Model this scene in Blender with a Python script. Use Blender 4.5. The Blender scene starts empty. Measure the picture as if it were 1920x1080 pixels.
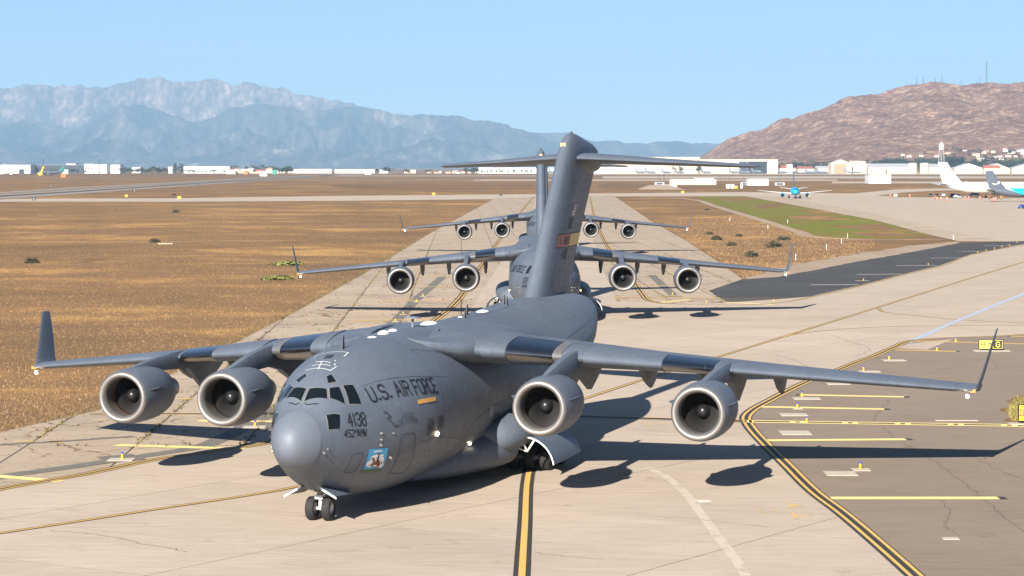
import bpy, bmesh, math, random, bisect
import numpy as np
from mathutils import Vector, Matrix, noise as mnoise

R=math.radians
random.seed(7); rng=np.random.default_rng(11)
scene=bpy.context.scene
COL=scene.collection

# ---------------------------------------------------------------- camera, sky, sun, exposure
FOC,HZ,HC=4543.74,313.14,14.836          # focal length and horizon in pixels of the 1920 px photograph, eye height in metres
PITCH=math.atan((540-HZ)/FOC)
cam_d=bpy.data.cameras.new('camera'); cam=bpy.data.objects.new('camera',cam_d); COL.objects.link(cam)
cam.location=(0,0,HC); cam.rotation_euler=(math.pi/2-PITCH,0,0)
cam_d.sensor_width=36; cam_d.lens=FOC/1920*36; cam_d.clip_start=1; cam_d.clip_end=120000
scene.camera=cam

SUN_EL,SHADOW_AZ=28.6,18.2               # shadows run away from the camera and a little to the right
w=bpy.data.worlds.new('World'); scene.world=w; w.use_nodes=True
nt=w.node_tree; nt.nodes.clear()
sky=nt.nodes.new('ShaderNodeTexSky'); sky.sky_type='NISHITA'; sky.sun_disc=False
sky.sun_elevation=R(SUN_EL); sky.sun_rotation=R(180+SHADOW_AZ)
sky.altitude=4000; sky.air_density=1.0; sky.dust_density=3.0; sky.ozone_density=4.0
bg=nt.nodes.new('ShaderNodeBackground'); bg.inputs['Strength'].default_value=0.05
wo=nt.nodes.new('ShaderNodeOutputWorld')
nt.links.new(sky.outputs[0],bg.inputs[0]); nt.links.new(bg.outputs[0],wo.inputs[0])

sun_d=bpy.data.lights.new('sun','SUN'); sun=bpy.data.objects.new('sun',sun_d); COL.objects.link(sun)
sun_d.energy=5.0; sun_d.angle=R(0.53); sun_d.color=(1.0,0.945,0.86)
ce=math.cos(R(SUN_EL)); sun_dir=Vector((math.sin(R(SHADOW_AZ))*ce,math.cos(R(SHADOW_AZ))*ce,-math.sin(R(SUN_EL))))
sun.rotation_euler=sun_dir.to_track_quat('-Z','Y').to_euler()
sun.location=(-40,-60,90)

vs=scene.view_settings; vs.view_transform='Standard'; vs.look='None'; vs.gamma=1; vs.use_curve_mapping=False
vs.exposure=1.2
scene.cycles.max_bounces=6; scene.cycles.volume_bounces=0

# ---------------------------------------------------------------- helpers
def ray(px,py):
    x=(px-960)/FOC; u=(540-py)/FOC
    return (x, math.cos(PITCH)+u*math.sin(PITCH), -math.sin(PITCH)+u*math.cos(PITCH))
def gp(px,py):
    d=ray(px,py); k=-HC/d[2]
    return (d[0]*k,d[1]*k)
def at(px,py,Y):
    d=ray(px,py); k=Y/d[1]
    return (d[0]*k,Y,HC+d[2]*k)
def gY(py): return gp(960,py)[1]

def link(o,parent=None):
    COL.objects.link(o)
    if parent is not None: o.parent=parent
    return o
def tag(o,label=None,cat=None,group=None,kind=None):
    if label: o['label']=label
    if cat: o['category']=cat
    if group: o['group']=group
    if kind: o['kind']=kind
    return o
def empty(name,loc=(0,0,0),rz=0.0,label=None,cat=None,group=None,ry=0.0):
    o=bpy.data.objects.new(name,None); o.empty_display_size=.5; COL.objects.link(o)
    o.location=loc; o.rotation_euler=(0,ry,rz)
    return tag(o,label,cat,group)
KIDS={}
def kids(o): return [c for c in KIDS.get(o.name,[])]
def copy_tree(o,parent=None):
    c=o.copy(); COL.objects.link(c)
    if parent is not None: c.parent=parent; KIDS.setdefault(parent.name,[]).append(c)
    for ch in kids(o): copy_tree(ch,c)
    return c

class MB:
    """collects shapes for ONE mesh"""
    def __init__(s): s.v=[]; s.f=[]; s.m=[]
    def add(s,vs,fs,mi=0):
        b=len(s.v); s.v+= [tuple(p) for p in vs]; s.f+=[tuple(i+b for i in f) for f in fs]; s.m+=[mi]*len(fs); return s
    def box(s,c,d,rz=0.0,mi=0,taper=1.0):
        x,y,z=[k/2 for k in d]; ca,sa=math.cos(rz),math.sin(rz); P=[]
        for dz in (-z,z):
            t=1 if dz<0 else taper
            for dx,dy in ((-x,-y),(x,-y),(x,y),(-x,y)):
                P.append((c[0]+(dx*ca-dy*sa)*t,c[1]+(dx*sa+dy*ca)*t,c[2]+dz))
        return s.add(P,[(3,2,1,0),(4,5,6,7),(0,1,5,4),(1,2,6,5),(2,3,7,6),(3,0,4,7)],mi)
    def tube(s,pts,rad,n=10,mi=0,cap=True):
        """tube through points, radius a number or one per point"""
        P=[Vector(p) for p in pts]; k=len(P); rr=rad if isinstance(rad,(list,tuple)) else [rad]*k
        V=[]; ref=None
        for i,p in enumerate(P):
            d=(P[min(i+1,k-1)]-P[max(i-1,0)]).normalized()
            if ref is None: ref=Vector((0,0,1)) if abs(d.z)<.9 else Vector((1,0,0))
            a=d.cross(ref).normalized(); b=a.cross(d).normalized()
            for j in range(n):
                t=2*math.pi*j/n; V.append(p+(a*math.cos(t)+b*math.sin(t))*rr[i])
        F=[(i*n+j,i*n+(j+1)%n,(i+1)*n+(j+1)%n,(i+1)*n+j) for i in range(k-1) for j in range(n)]
        if cap: F+=[tuple(range(n-1,-1,-1)),tuple(range((k-1)*n,k*n))]
        return s.add(V,F,mi)
    def lathe(s,prof,axis='y',c=(0,0,0),n=40,mi=0,closed=False):
        """profile of (along, radius)"""
        V=[];k=len(prof)
        for a,r in prof:
            for j in range(n):
                t=2*math.pi*j/n; u,q=r*math.cos(t),r*math.sin(t)
                p={'y':(u,a,q),'x':(a,u,q),'z':(u,q,a)}[axis]
                V.append((c[0]+p[0],c[1]+p[1],c[2]+p[2]))
        F=[(i*n+j,i*n+(j+1)%n,(i+1)*n+(j+1)%n,(i+1)*n+j) for i in range(k-1) for j in range(n)]
        if closed: F+=[((k-1)*n+j,(k-1)*n+(j+1)%n,(j+1)%n,j) for j in range(n)]
        return s.add(V,F,mi)
    def loft(s,rings,mi=0,cap0=True,cap1=True,closed=True):
        n=len(rings[0]); V=[p for r in rings for p in r]; k=len(rings)
        m=n if closed else n-1
        F=[(i*n+j,i*n+(j+1)%n,(i+1)*n+(j+1)%n,(i+1)*n+j) for i in range(k-1) for j in range(m)]
        if cap0: F.append(tuple(range(n-1,-1,-1)))
        if cap1: F.append(tuple(range((k-1)*n,k*n)))
        return s.add(V,F,mi)
    def prism(s,poly,z0,z1,mi=0):
        n=len(poly)
        V=[(p[0],p[1],z0) for p in poly]+[(p[0],p[1],z1) for p in poly]
        F=[tuple(range(n,2*n)),tuple(range(n-1,-1,-1))]+[(j,(j+1)%n,n+(j+1)%n,n+j) for j in range(n)]
        return s.add(V,F,mi)
    def sheet(s,poly,z=0.0,mi=0):
        return s.add([(p[0],p[1],z) for p in poly],[tuple(range(len(poly)))],mi)
    def mesh(s,name,mats,smooth=False,recalc=True,auto=None):
        me=bpy.data.meshes.new(name); me.from_pydata(s.v,[],s.f)
        for m in (mats if isinstance(mats,(list,tuple)) else [mats]): me.materials.append(m)
        if any(s.m): me.polygons.foreach_set('material_index',s.m)
        if recalc or auto is not None:
            bm=bmesh.new(); bm.from_mesh(me)
            if recalc: bmesh.ops.recalc_face_normals(bm,faces=bm.faces)
            if auto is not None:
                for e in bm.edges:
                    if len(e.link_faces)==2 and e.calc_face_angle(0)>R(auto): e.smooth=False
                    if len(e.link_faces)==1: e.smooth=True
                smooth=True
            bm.to_mesh(me); bm.free()
        if smooth: me.polygons.foreach_set('use_smooth',[True]*len(me.polygons))
        me.update(); return me
    def build(s,name,mats,parent=None,smooth=False,recalc=True,auto=None):
        o=bpy.data.objects.new(name,s.mesh(name,mats,smooth,recalc,auto)); link(o,parent)
        if parent is not None: KIDS.setdefault(parent.name,[]).append(o)
        return o
def inst(name,me,parent=None,loc=(0,0,0),rz=0.0,sc=None):
    o=bpy.data.objects.new(name,me); link(o,parent); o.location=loc; o.rotation_euler=(0,0,rz)
    if sc is not None: o.scale=sc if isinstance(sc,(tuple,list)) else (sc,)*3
    if parent is not None: KIDS.setdefault(parent.name,[]).append(o)
    return o

# ---------------------------------------------------------------- materials
def nodes(m): return m.node_tree.nodes, m.node_tree.links
def mat(name,col,rough=.6,metal=0.0,var=0.0,scale=1.0,bump=0.0,spec=None,emit=None,stretch=None,rnd=0.0,detail=4):
    m=bpy.data.materials.new(name); m.use_nodes=True; N,L=nodes(m); b=N['Principled BSDF']
    b.inputs['Base Color'].default_value=(*col,1); b.inputs['Roughness'].default_value=rough; b.inputs['Metallic'].default_value=metal
    if spec is not None: b.inputs['Specular IOR Level'].default_value=spec
    if emit:
        b.inputs['Emission Color'].default_value=(*emit[0],1); b.inputs['Emission Strength'].default_value=emit[1]
        m.cycles.emission_sampling='NONE'
    last=None
    if var>0 or bump>0:
        tc=N.new('ShaderNodeTexCoord'); mp=N.new('ShaderNodeMapping'); L.new(tc.outputs['Object'],mp.inputs[0])
        if stretch: mp.inputs['Scale'].default_value=stretch
        nz=N.new('ShaderNodeTexNoise'); nz.inputs['Scale'].default_value=scale; nz.inputs['Detail'].default_value=detail; nz.inputs['Roughness'].default_value=.6
        L.new(mp.outputs[0],nz.inputs['Vector'])
        if var>0:
            r=N.new('ShaderNodeValToRGB'); r.color_ramp.elements[0].position=.3; r.color_ramp.elements[1].position=.72
            r.color_ramp.elements[0].color=(*[c*(1-var) for c in col],1); r.color_ramp.elements[1].color=(*[min(1,c*(1+var)) for c in col],1)
            L.new(nz.outputs['Fac'],r.inputs[0]); last=r.outputs[0]
        if bump>0:
            bp=N.new('ShaderNodeBump'); bp.inputs['Strength'].default_value=bump; bp.inputs['Distance'].default_value=.05
            L.new(nz.outputs['Fac'],bp.inputs['Height']); L.new(bp.outputs[0],b.inputs['Normal'])
    if rnd>0:
        oi=N.new('ShaderNodeObjectInfo'); mr=N.new('ShaderNodeMapRange'); mr.inputs['To Min'].default_value=1-rnd; mr.inputs['To Max'].default_value=1+rnd
        L.new(oi.outputs['Random'],mr.inputs['Value'])
        hs=N.new('ShaderNodeHueSaturation'); L.new(mr.outputs[0],hs.inputs['Value'])
        if last is not None: L.new(last,hs.inputs['Color'])
        else: hs.inputs['Color'].default_value=(*col,1)
        last=hs.outputs[0]
    if last is not None: L.new(last,b.inputs['Base Color'])
    return m

def field_mat(name,stops,scale_big=.02,scale_mid=.12,scale_fine=1.6,rough=.95,wts=(.45,.30,.25),bump=.0,extra=None):
    """ground cover: three sizes of noise through one colour ramp"""
    m=bpy.data.materials.new(name); m.use_nodes=True; N,L=nodes(m); b=N['Principled BSDF']; b.inputs['Roughness'].default_value=rough
    b.inputs['Specular IOR Level'].default_value=.1
    tc=N.new('ShaderNodeNewGeometry'); outs=[]
    for sc,de in ((scale_big,3),(scale_mid,3),(scale_fine,4)):
        n=N.new('ShaderNodeTexNoise'); n.inputs['Scale'].default_value=sc; n.inputs['Detail'].default_value=de+5; n.inputs['Roughness'].default_value=.68
        L.new(tc.outputs['Position'],n.inputs['Vector']); outs.append(n.outputs['Fac'])
    a=N.new('ShaderNodeMath'); a.operation='MULTIPLY_ADD'; L.new(outs[0],a.inputs[0]); a.inputs[1].default_value=wts[0]
    c=N.new('ShaderNodeMath'); c.operation='MULTIPLY_ADD'; L.new(outs[1],c.inputs[0]); c.inputs[1].default_value=wts[1]
    d=N.new('ShaderNodeMath'); d.operation='MULTIPLY_ADD'; L.new(outs[2],d.inputs[0]); d.inputs[1].default_value=wts[2]; d.inputs[2].default_value=0
    L.new(d.outputs[0],c.inputs[2]); L.new(c.outputs[0],a.inputs[2])
    r=N.new('ShaderNodeValToRGB'); L.new(a.outputs[0],r.inputs[0])
    while len(r.color_ramp.elements)<len(stops): r.color_ramp.elements.new(.5)
    for e,(p,cl) in zip(r.color_ramp.elements,stops): e.position=p; e.color=(*cl,1)
    L.new(r.outputs[0],b.inputs['Base Color'])
    if bump>0:
        bp=N.new('ShaderNodeBump'); bp.inputs['Strength'].default_value=bump; bp.inputs['Distance'].default_value=.12
        L.new(outs[2],bp.inputs['Height']); L.new(bp.outputs[0],b.inputs['Normal'])
    return m

def concrete_mat(name,col,cracks=0.0,rnd=.06,stain=.16,streak=None):
    m=bpy.data.materials.new(name); m.use_nodes=True; N,L=nodes(m); b=N['Principled BSDF']; b.inputs['Roughness'].default_value=.9; b.inputs['Specular IOR Level'].default_value=.25
    g=N.new('ShaderNodeNewGeometry')
    def noise(sc,de,stretch=None):
        n=N.new('ShaderNodeTexNoise'); n.inputs['Scale'].default_value=sc; n.inputs['Detail'].default_value=de; n.inputs['Roughness'].default_value=.65
        if stretch:
            mp=N.new('ShaderNodeMapping'); mp.inputs['Scale'].default_value=stretch; mp.inputs['Rotation'].default_value=(0,0,R(streak or 0)); L.new(g.outputs['Position'],mp.inputs[0]); L.new(mp.outputs[0],n.inputs['Vector'])
        else: L.new(g.outputs['Position'],n.inputs['Vector'])
        return n.outputs['Fac']
    def ramp(src,p0,p1,c0,c1):
        r=N.new('ShaderNodeValToRGB'); L.new(src,r.inputs[0]); e=r.color_ramp.elements
        e[0].position=p0; e[1].position=p1; e[0].color=(*c0,1); e[1].color=(*c1,1); return r.outputs[0]
    def mul(a,c,f=1.0):
        x=N.new('ShaderNodeMix'); x.data_type='RGBA'; x.blend_type='MULTIPLY'; x.inputs[0].default_value=f
        L.new(a,x.inputs[6]); L.new(c,x.inputs[7]); return x.outputs[2]
    k=stain
    c=ramp(noise(.09,5),.3,.7,[v*(1-k) for v in col],[v*(1+k*.6) for v in col])
    c=mul(c,ramp(noise(1.0,6,(.35,2.2,1)),.3,.62,(.84,.83,.81),(1,1,1)))
    c=mul(c,ramp(noise(7,3),.25,.6,(.9,.9,.9),(1.02,1.02,1.02)))
    c=mul(c,ramp(noise(.55,2),.62,.78,(1,1,1),(.82,.80,.77)))
    if cracks>0:
        n=N.new('ShaderNodeTexNoise'); n.inputs['Scale'].default_value=.35; n.inputs['Detail'].default_value=4; L.new(g.outputs['Position'],n.inputs['Vector'])
        mx=N.new('ShaderNodeMix'); mx.data_type='VECTOR'; mx.inputs[0].default_value=.75
        va=N.new('ShaderNodeVectorMath'); va.operation='MULTIPLY_ADD'; va.inputs[1].default_value=(4,4,0); L.new(n.outputs['Color'],va.inputs[0]); L.new(g.outputs['Position'],va.inputs[2])
        v=N.new('ShaderNodeTexVoronoi'); v.feature='DISTANCE_TO_EDGE'; v.inputs['Scale'].default_value=.16; L.new(va.outputs[0],v.inputs['Vector'])
        cr=ramp(v.outputs['Distance'],.004,.013,(.30,.21,.16),(1,1,1))
        mask=ramp(noise(.12,2),.40,.52,(0,0,0),(1,1,1))
        x=N.new('ShaderNodeMix'); x.data_type='RGBA'; x.blend_type='MULTIPLY'; L.new(mask,x.inputs[0]); L.new(c,x.inputs[6]); L.new(cr,x.inputs[7]); c=x.outputs[2]
        c=mul(c,ramp(noise(2.2,4),.60,.68,(1,1,1),(.45,.36,.28)),cracks)
    if rnd>0:
        oi=N.new('ShaderNodeObjectInfo'); mr=N.new('ShaderNodeMapRange'); mr.inputs['To Min'].default_value=1-rnd; mr.inputs['To Max'].default_value=1+rnd
        L.new(oi.outputs['Random'],mr.inputs['Value']); hs=N.new('ShaderNodeHueSaturation'); L.new(mr.outputs[0],hs.inputs['Value']); L.new(c,hs.inputs['Color']); c=hs.outputs[0]
    L.new(c,b.inputs['Base Color'])
    return m

def paint_mat(name,col,wear=.35,scale=3.0,rough=.75,under=(.36,.31,.24)):
    """road paint that has flaked to the concrete in places"""
    m=bpy.data.materials.new(name); m.use_nodes=True; N,L=nodes(m); b=N['Principled BSDF']; b.inputs['Roughness'].default_value=rough
    g=N.new('ShaderNodeNewGeometry'); n=N.new('ShaderNodeTexNoise'); n.inputs['Scale'].default_value=scale; n.inputs['Detail'].default_value=6; n.inputs['Roughness'].default_value=.75
    L.new(g.outputs['Position'],n.inputs['Vector']); r=N.new('ShaderNodeValToRGB'); L.new(n.outputs['Fac'],r.inputs[0])
    e=r.color_ramp.elements; e[0].position=max(.02,wear-.06); e[1].position=wear+.06; e[0].color=(*under,1); e[1].color=(*col,1)
    L.new(r.outputs[0],b.inputs['Base Color']); return m

GREY=(.106,.126,.159)
M={}
def skin_mat(name,col,rough):
    """matt grey paint: riveted panels of slightly different age, thin seams, grime streaks and touch-up patches"""
    m=bpy.data.materials.new(name); m.use_nodes=True; N,L=nodes(m); b=N['Principled BSDF']; b.inputs['Specular IOR Level'].default_value=.38
    tc=N.new('ShaderNodeTexCoord'); sp=N.new('ShaderNodeSeparateXYZ'); L.new(tc.outputs['Object'],sp.inputs[0])
    ab=N.new('ShaderNodeMath'); ab.operation='ABSOLUTE'; L.new(sp.outputs['X'],ab.inputs[0])
    ma=N.new('ShaderNodeMath'); ma.operation='MULTIPLY_ADD'; ma.inputs[1].default_value=-.8; L.new(ab.outputs[0],ma.inputs[0]); L.new(sp.outputs['Z'],ma.inputs[2])
    cb=N.new('ShaderNodeCombineXYZ'); L.new(sp.outputs['Y'],cb.inputs[0]); L.new(ma.outputs[0],cb.inputs[1])
    br=N.new('ShaderNodeTexBrick'); br.inputs['Scale'].default_value=1; br.inputs['Brick Width'].default_value=1.9; br.inputs['Row Height'].default_value=.92; br.inputs['Mortar Size'].default_value=.009; br.inputs['Mortar Smooth'].default_value=.4
    br.inputs['Color1'].default_value=(.965,.965,.965,1); br.inputs['Color2'].default_value=(1.03,1.03,1.03,1); br.inputs['Mortar'].default_value=(.72,.72,.72,1); L.new(cb.outputs[0],br.inputs['Vector'])
    def noise(sc,de,st,p0,p1,c0,c1):
        mp=N.new('ShaderNodeMapping'); mp.inputs['Scale'].default_value=st; L.new(tc.outputs['Object'],mp.inputs[0])
        n=N.new('ShaderNodeTexNoise'); n.inputs['Scale'].default_value=sc; n.inputs['Detail'].default_value=de; n.inputs['Roughness'].default_value=.65; L.new(mp.outputs[0],n.inputs['Vector'])
        r=N.new('ShaderNodeValToRGB'); e=r.color_ramp.elements; e[0].position=p0; e[1].position=p1; e[0].color=(*c0,1); e[1].color=(*c1,1); L.new(n.outputs['Fac'],r.inputs[0]); return r.outputs[0],n.outputs['Fac']
    c,_=noise(.55,5,(1,.5,1),.3,.7,[v*.90 for v in col],[v*1.09 for v in col])
    def mul(a,q):
        x=N.new('ShaderNodeMix'); x.data_type='RGBA'; x.blend_type='MULTIPLY'; x.inputs[0].default_value=1; L.new(a,x.inputs[6]); L.new(q,x.inputs[7]); return x.outputs[2]
    c=mul(c,br.outputs[0])
    c=mul(c,noise(2.2,6,(1.6,1.6,.14),.30,.60,(.89,.88,.87),(1,1,1))[0])
    c=mul(c,noise(1.3,1,(1,.8,1),.70,.72,(1,1,1),(1.10,1.10,1.10))[0])
    L.new(c,b.inputs['Base Color'])
    r,f=noise(3,4,(1,.4,1),.3,.7,(rough-.06,)*3,(rough+.10,)*3); L.new(r,b.inputs['Roughness'])
    bp=N.new('ShaderNodeBump'); bp.inputs['Strength'].default_value=.08; bp.inputs['Distance'].default_value=.02; L.new(br.outputs['Fac'],bp.inputs['Height']); bp.invert=True; L.new(bp.outputs[0],b.inputs['Normal'])
    return m
M['skin']=skin_mat('aircraft_grey_paint',GREY,.50)
M['radome']=mat('radome_grey_paint',(.124,.141,.172),.58,var=.06,scale=1.2)
M['skin_patch']=mat('repainted_grey_panel',(.16,.18,.215),.45)
M['dark_panel']=mat('dark_grey_panel',(.03,.032,.036),.6)
M['seam']=mat('panel_seam',(.045,.05,.06),.7)
M['seam_light']=mat('worn_seam_edge',(.42,.42,.42),.6)
M['slat_metal']=mat('bare_slat_metal',(.27,.27,.28),.30,1.0,var=.15,scale=2.5,stretch=(8,1,1))
M['lip_metal']=mat('polished_inlet_metal',(.30,.285,.27),.50,.7,var=.06,scale=3)
M['liner']=mat('inlet_liner',(.13,.122,.115),.5,.3,var=.12,scale=4)
M['liner_band']=mat('fan_case_rub_strip',(.17,.10,.06),.5); M['liner_orange']=mat('orange_rub_strip',(.42,.13,.03),.5)
M['fan']=mat('fan_blade_metal',(.035,.034,.033),.5,.4)
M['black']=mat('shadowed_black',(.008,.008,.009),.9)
M['spinner']=mat('spinner_black',(.014,.014,.015),.35)
M['hot_metal']=mat('exhaust_metal',(.16,.14,.125),.4,.9)
M['glass']=mat('cockpit_glass',(.006,.009,.011),.08,spec=.35)
M['frame']=mat('window_frame_metal',(.36,.34,.30),.45,.5)
M['tyre']=mat('tyre_rubber',(.018,.017,.017),.8,var=.2,scale=6)
M['rim']=mat('wheel_rim',(.5,.5,.5),.4,.6)
M['gear_white']=mat('gear_white_paint',(.72,.72,.70),.4,var=.08,scale=5)
M['gear_grey']=mat('gear_grey_paint',(.22,.22,.22),.5,.2)
M['white']=mat('white_paint',(.80,.80,.79),.45)
M['ink']=mat('black_lettering',(.012,.013,.016),.6)
M['ink_faded']=mat('faded_lettering',(.045,.05,.062),.6)
M['yellow_bar']=mat('orange_stripe_paint',(.62,.32,.07),.5)
M['red_band']=mat('red_stripe_paint',(.50,.11,.06),.5)
M['gold_band']=mat('gold_stripe_paint',(.70,.45,.12),.5)
M['lamp']=mat('landing_lamp',(1,.85,.6),.3,emit=((1.0,.80,.50),30))
M['amber']=mat('amber_lens',(.7,.2,.05),.2)
M['sky_blue']=mat('nose_art_blue',(.05,.32,.58),.5)
M['cloud']=mat('nose_art_cloud',(.72,.74,.74),.5)
M['horse']=mat('nose_art_brown',(.18,.06,.025),.5)
M['horse_dark']=mat('nose_art_dark_brown',(.05,.025,.015),.5)
M['art_green']=mat('nose_art_green',(.035,.09,.03),.5)
M['flag_red']=mat('flag_red',(.42,.20,.19),.5); M['flag_white']=mat('flag_white',(.55,.55,.56),.5); M['flag_blue']=mat('flag_blue',(.10,.13,.20),.5)
# ground
M['slab_new']=concrete_mat('apron_concrete',(.465,.378,.296),rnd=.045,stain=.10,streak=-33)
M['slab_strip']=concrete_mat('taxiway_centre_concrete',(.455,.370,.288),rnd=.03,stain=.10)
M['slab_old']=concrete_mat('weathered_concrete',(.425,.335,.245),cracks=1.0,rnd=.07,stain=.16)
M['joint']=mat('joint_sealant',(.07,.055,.042),.9)
M['asphalt_dark']=concrete_mat('dark_asphalt',(.068,.066,.066),rnd=0,stain=.25,streak=20)
M['asphalt_grey']=concrete_mat('grey_asphalt',(.245,.190,.142),rnd=0,stain=.10)
M['trench']=mat('asphalt_trench_patch',(.145,.128,.105),.9,var=.1,scale=1)
M['yellow']=paint_mat('yellow_marking_paint',(.64,.38,.07),.42)
M['yellow_bright']=paint_mat('bright_yellow_paint',(.80,.61,.22),.36)
M['yellow_faded']=paint_mat('faded_yellow_paint',(.60,.38,.08),.50,1.6)
M['black_paint']=paint_mat('black_marking_paint',(.03,.027,.025),.33)
M['pale_paint']=paint_mat('erased_marking',(.52,.43,.34),.44,1.2)
M['white_line']=paint_mat('white_marking_paint',(.62,.56,.47),.36)
M['blue_line']=paint_mat('pale_blue_band',(.36,.41,.50),.38)
M['pad']=mat('pale_concrete_pad',(.43,.375,.30),.9,var=.08,scale=3)
M['post_yellow']=mat('marker_yellow',(.75,.42,.02),.5); M['post_blue']=mat('marker_blue_lens',(.02,.04,.35),.3)
M['sign_yellow']=mat('sign_yellow',(.85,.74,.10),.5); M['sign_black']=mat('sign_black',(.012,.012,.014),.5); M['sign_orange']=mat('sign_deep_yellow',(.80,.50,.02),.5)
HAZE=3.8e-5
def pchip(xs, ys):
    n=len(xs); h=[xs[i+1]-xs[i] for i in range(n-1)]; d=[(ys[i+1]-ys[i])/h[i] for i in range(n-1)]
    m=[0.0]*n
    m[0]=d[0]; m[-1]=d[-1]
    for i in range(1,n-1):
        if d[i-1]*d[i]<=0: m[i]=0.0
        else:
            w1=2*h[i]+h[i-1]; w2=h[i]+2*h[i-1]
            m[i]=(w1+w2)/(w1/d[i-1]+w2/d[i])
    def f(x):
        if x<=xs[0]: return ys[0]
        if x>=xs[-1]: return ys[-1]
        i=bisect.bisect_right(xs,x)-1
        t=(x-xs[i])/h[i]
        return ((1+2*t)*(1-t)**2*ys[i]+t*(1-t)**2*h[i]*m[i]+t*t*(3-2*t)*ys[i+1]+t*t*(t-1)*h[i]*m[i+1])
    return f
S_TOP=[0,.05,.2,.5,1.0,1.56,2.3,3.2,4.43,6,6.8,9,10.9,13.6,20,28,32,36,42,46,48.3]
V_TOP=[3.6,3.88,4.15,4.42,4.68,4.92,5.5,6.02,6.47,6.89,7.02,7.2,7.28,7.37,7.34,7.42,7.54,7.68,7.68,7.45,7.05]
S_BOT=[0,.05,.2,.5,1.0,1.4,2.5,4,6,8,10,28,31,34,38,42,46,48.3]
V_BOT=[3.6,3.32,3.05,2.78,2.5,2.34,1.75,1.2,.8,.6,.5,.5,.85,1.7,3.2,4.8,6.1,6.75]
S_HW=[0,.05,.2,.5,1.0,1.6,3,4,5,6,7,8,9,10.5,36,38,41,44,46.5,48.3]
V_HW=[0,.24,.47,.72,1.0,1.26,1.82,2.17,2.52,2.84,3.09,3.27,3.38,3.43,3.43,3.35,2.85,2.05,1.2,.25]
f_top=pchip(S_TOP,V_TOP); f_bot=pchip(S_BOT,V_BOT); f_hw=pchip(S_HW,V_HW)
def surf(s,phi,off=0.0):
    """point on the fuselage skin: s metres aft of the nose, phi radians up from the left side"""
    t,b,w=f_top(s),f_bot(s),f_hw(s); zc=(t+b)/2; hh=(t-b)/2
    c,q=math.cos(phi),math.sin(phi)
    p=[w*c,s,zc+hh*q]
    if off:
        e=.02
        def P(s,ph):
            t,b,w=f_top(s),f_bot(s),f_hw(s); return (w*math.cos(ph),s,(t+b)/2+(t-b)/2*math.sin(ph))
        a0,a1=P(max(s-e,.001),phi),P(s+e,phi); b0,b1=P(s,phi-e),P(s,phi+e)
        u=[a1[i]-a0[i] for i in range(3)]; v=[b1[i]-b0[i] for i in range(3)]
        n=[v[1]*u[2]-v[2]*u[1],v[2]*u[0]-v[0]*u[2],v[0]*u[1]-v[1]*u[0]]
        L=math.sqrt(sum(k*k for k in n)) or 1
        if n[0]*c+n[2]*q<0: L=-L
        p=[p[i]+n[i]/L*off for i in range(3)]
    return tuple(p)

# ---------------------------------------------------------------- block lettering made of strokes (grid 4 wide, 6 high)
GL={'U':[[(0,6),(0,1),(1,0),(3,0),(4,1),(4,6)]],'S':[[(4,5),(3,6),(1,6),(0,5),(0,4),(1,3),(3,3),(4,2),(4,1),(3,0),(1,0),(0,1)]],
'.':[[(.6,.45),(1.4,.45)]],'A':[[(0,0),(2,6),(4,0)],[(.8,2),(3.2,2)]],'I':[[(2,0),(2,6)]],'R':[[(0,0),(0,6),(3,6),(4,5),(4,4),(3,3),(0,3)],[(2,3),(4,0)]],
'F':[[(0,0),(0,6),(4,6)],[(0,3),(3,3)]],'O':[[(1,0),(0,1),(0,5),(1,6),(3,6),(4,5),(4,1),(3,0),(1,0)]],'C':[[(4,5),(3,6),(1,6),(0,5),(0,1),(1,0),(3,0),(4,1)]],
'E':[[(4,6),(0,6),(0,0),(4,0)],[(0,3),(3,3)]],'4':[[(3,0),(3,6),(0,2),(4,2)]],'1':[[(2,0),(2,6)]],'3':[[(0,5),(1,6),(3,6),(4,5),(4,4),(3,3),(4,2),(4,1),(3,0),(1,0),(0,1)],[(1.5,3),(3,3)]],
'8':[[(1,3),(0,4),(0,5),(1,6),(3,6),(4,5),(4,4),(3,3),(1,3),(0,2),(0,1),(1,0),(3,0),(4,1),(4,2),(3,3)]],'5':[[(4,6),(0,6),(0,3.3),(3,3.3),(4,2.3),(4,1),(3,0),(1,0),(0,1)]],
'2':[[(0,5),(1,6),(3,6),(4,5),(4,3.5),(0,0),(4,0)]],'9':[[(4,3),(1,3),(0,4),(0,5),(1,6),(3,6),(4,5),(4,1),(3,0),(1,0)]],'N':[[(0,0),(0,6),(4,0),(4,6)]],'D':[[(0,0),(0,6),(3,6),(4,5),(4,1),(3,0),(0,0)]],
'M':[[(0,0),(0,6),(2,2.5),(4,6),(4,0)]],'W':[[(0,6),(1,0),(2,3.5),(3,0),(4,6)]],'P':[[(0,0),(0,6),(3,6),(4,5),(4,4),(3,3),(0,3)]],'T':[[(0,6),(4,6)],[(2,6),(2,0)]],
'L':[[(0,6),(0,0),(4,0)]],'H':[[(0,0),(0,6)],[(4,0),(4,6)],[(0,3),(4,3)]],'G':[[(4,5),(3,6),(1,6),(0,5),(0,1),(1,0),(3,0),(4,1),(4,3),(2.3,3)]],' ':[]}
def strokes(text,height,width,sw,gap=.32):
    """list of (polyline,width) in metres, origin at the lower left of the text; width is the glyph width"""
    out=[]; x=0
    for ch in text:
        if ch=='.': cw=width*.4
        elif ch in 'I1': cw=width*.35
        elif ch==' ': cw=width*.45
        else: cw=width
        for pl in GL.get(ch,[]):
            if ch in 'I1': q=[(x+cw/2,p[1]/6*height) for p in pl]
            elif ch=='.': q=[(x+cw*.1,sw/2),(x+cw*.1+sw,sw/2)]
            else: q=[(x+p[0]/4*cw,p[1]/6*height) for p in pl]
            out.append(q)
        x+=cw+width*gap
    return out,x-width*gap
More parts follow.
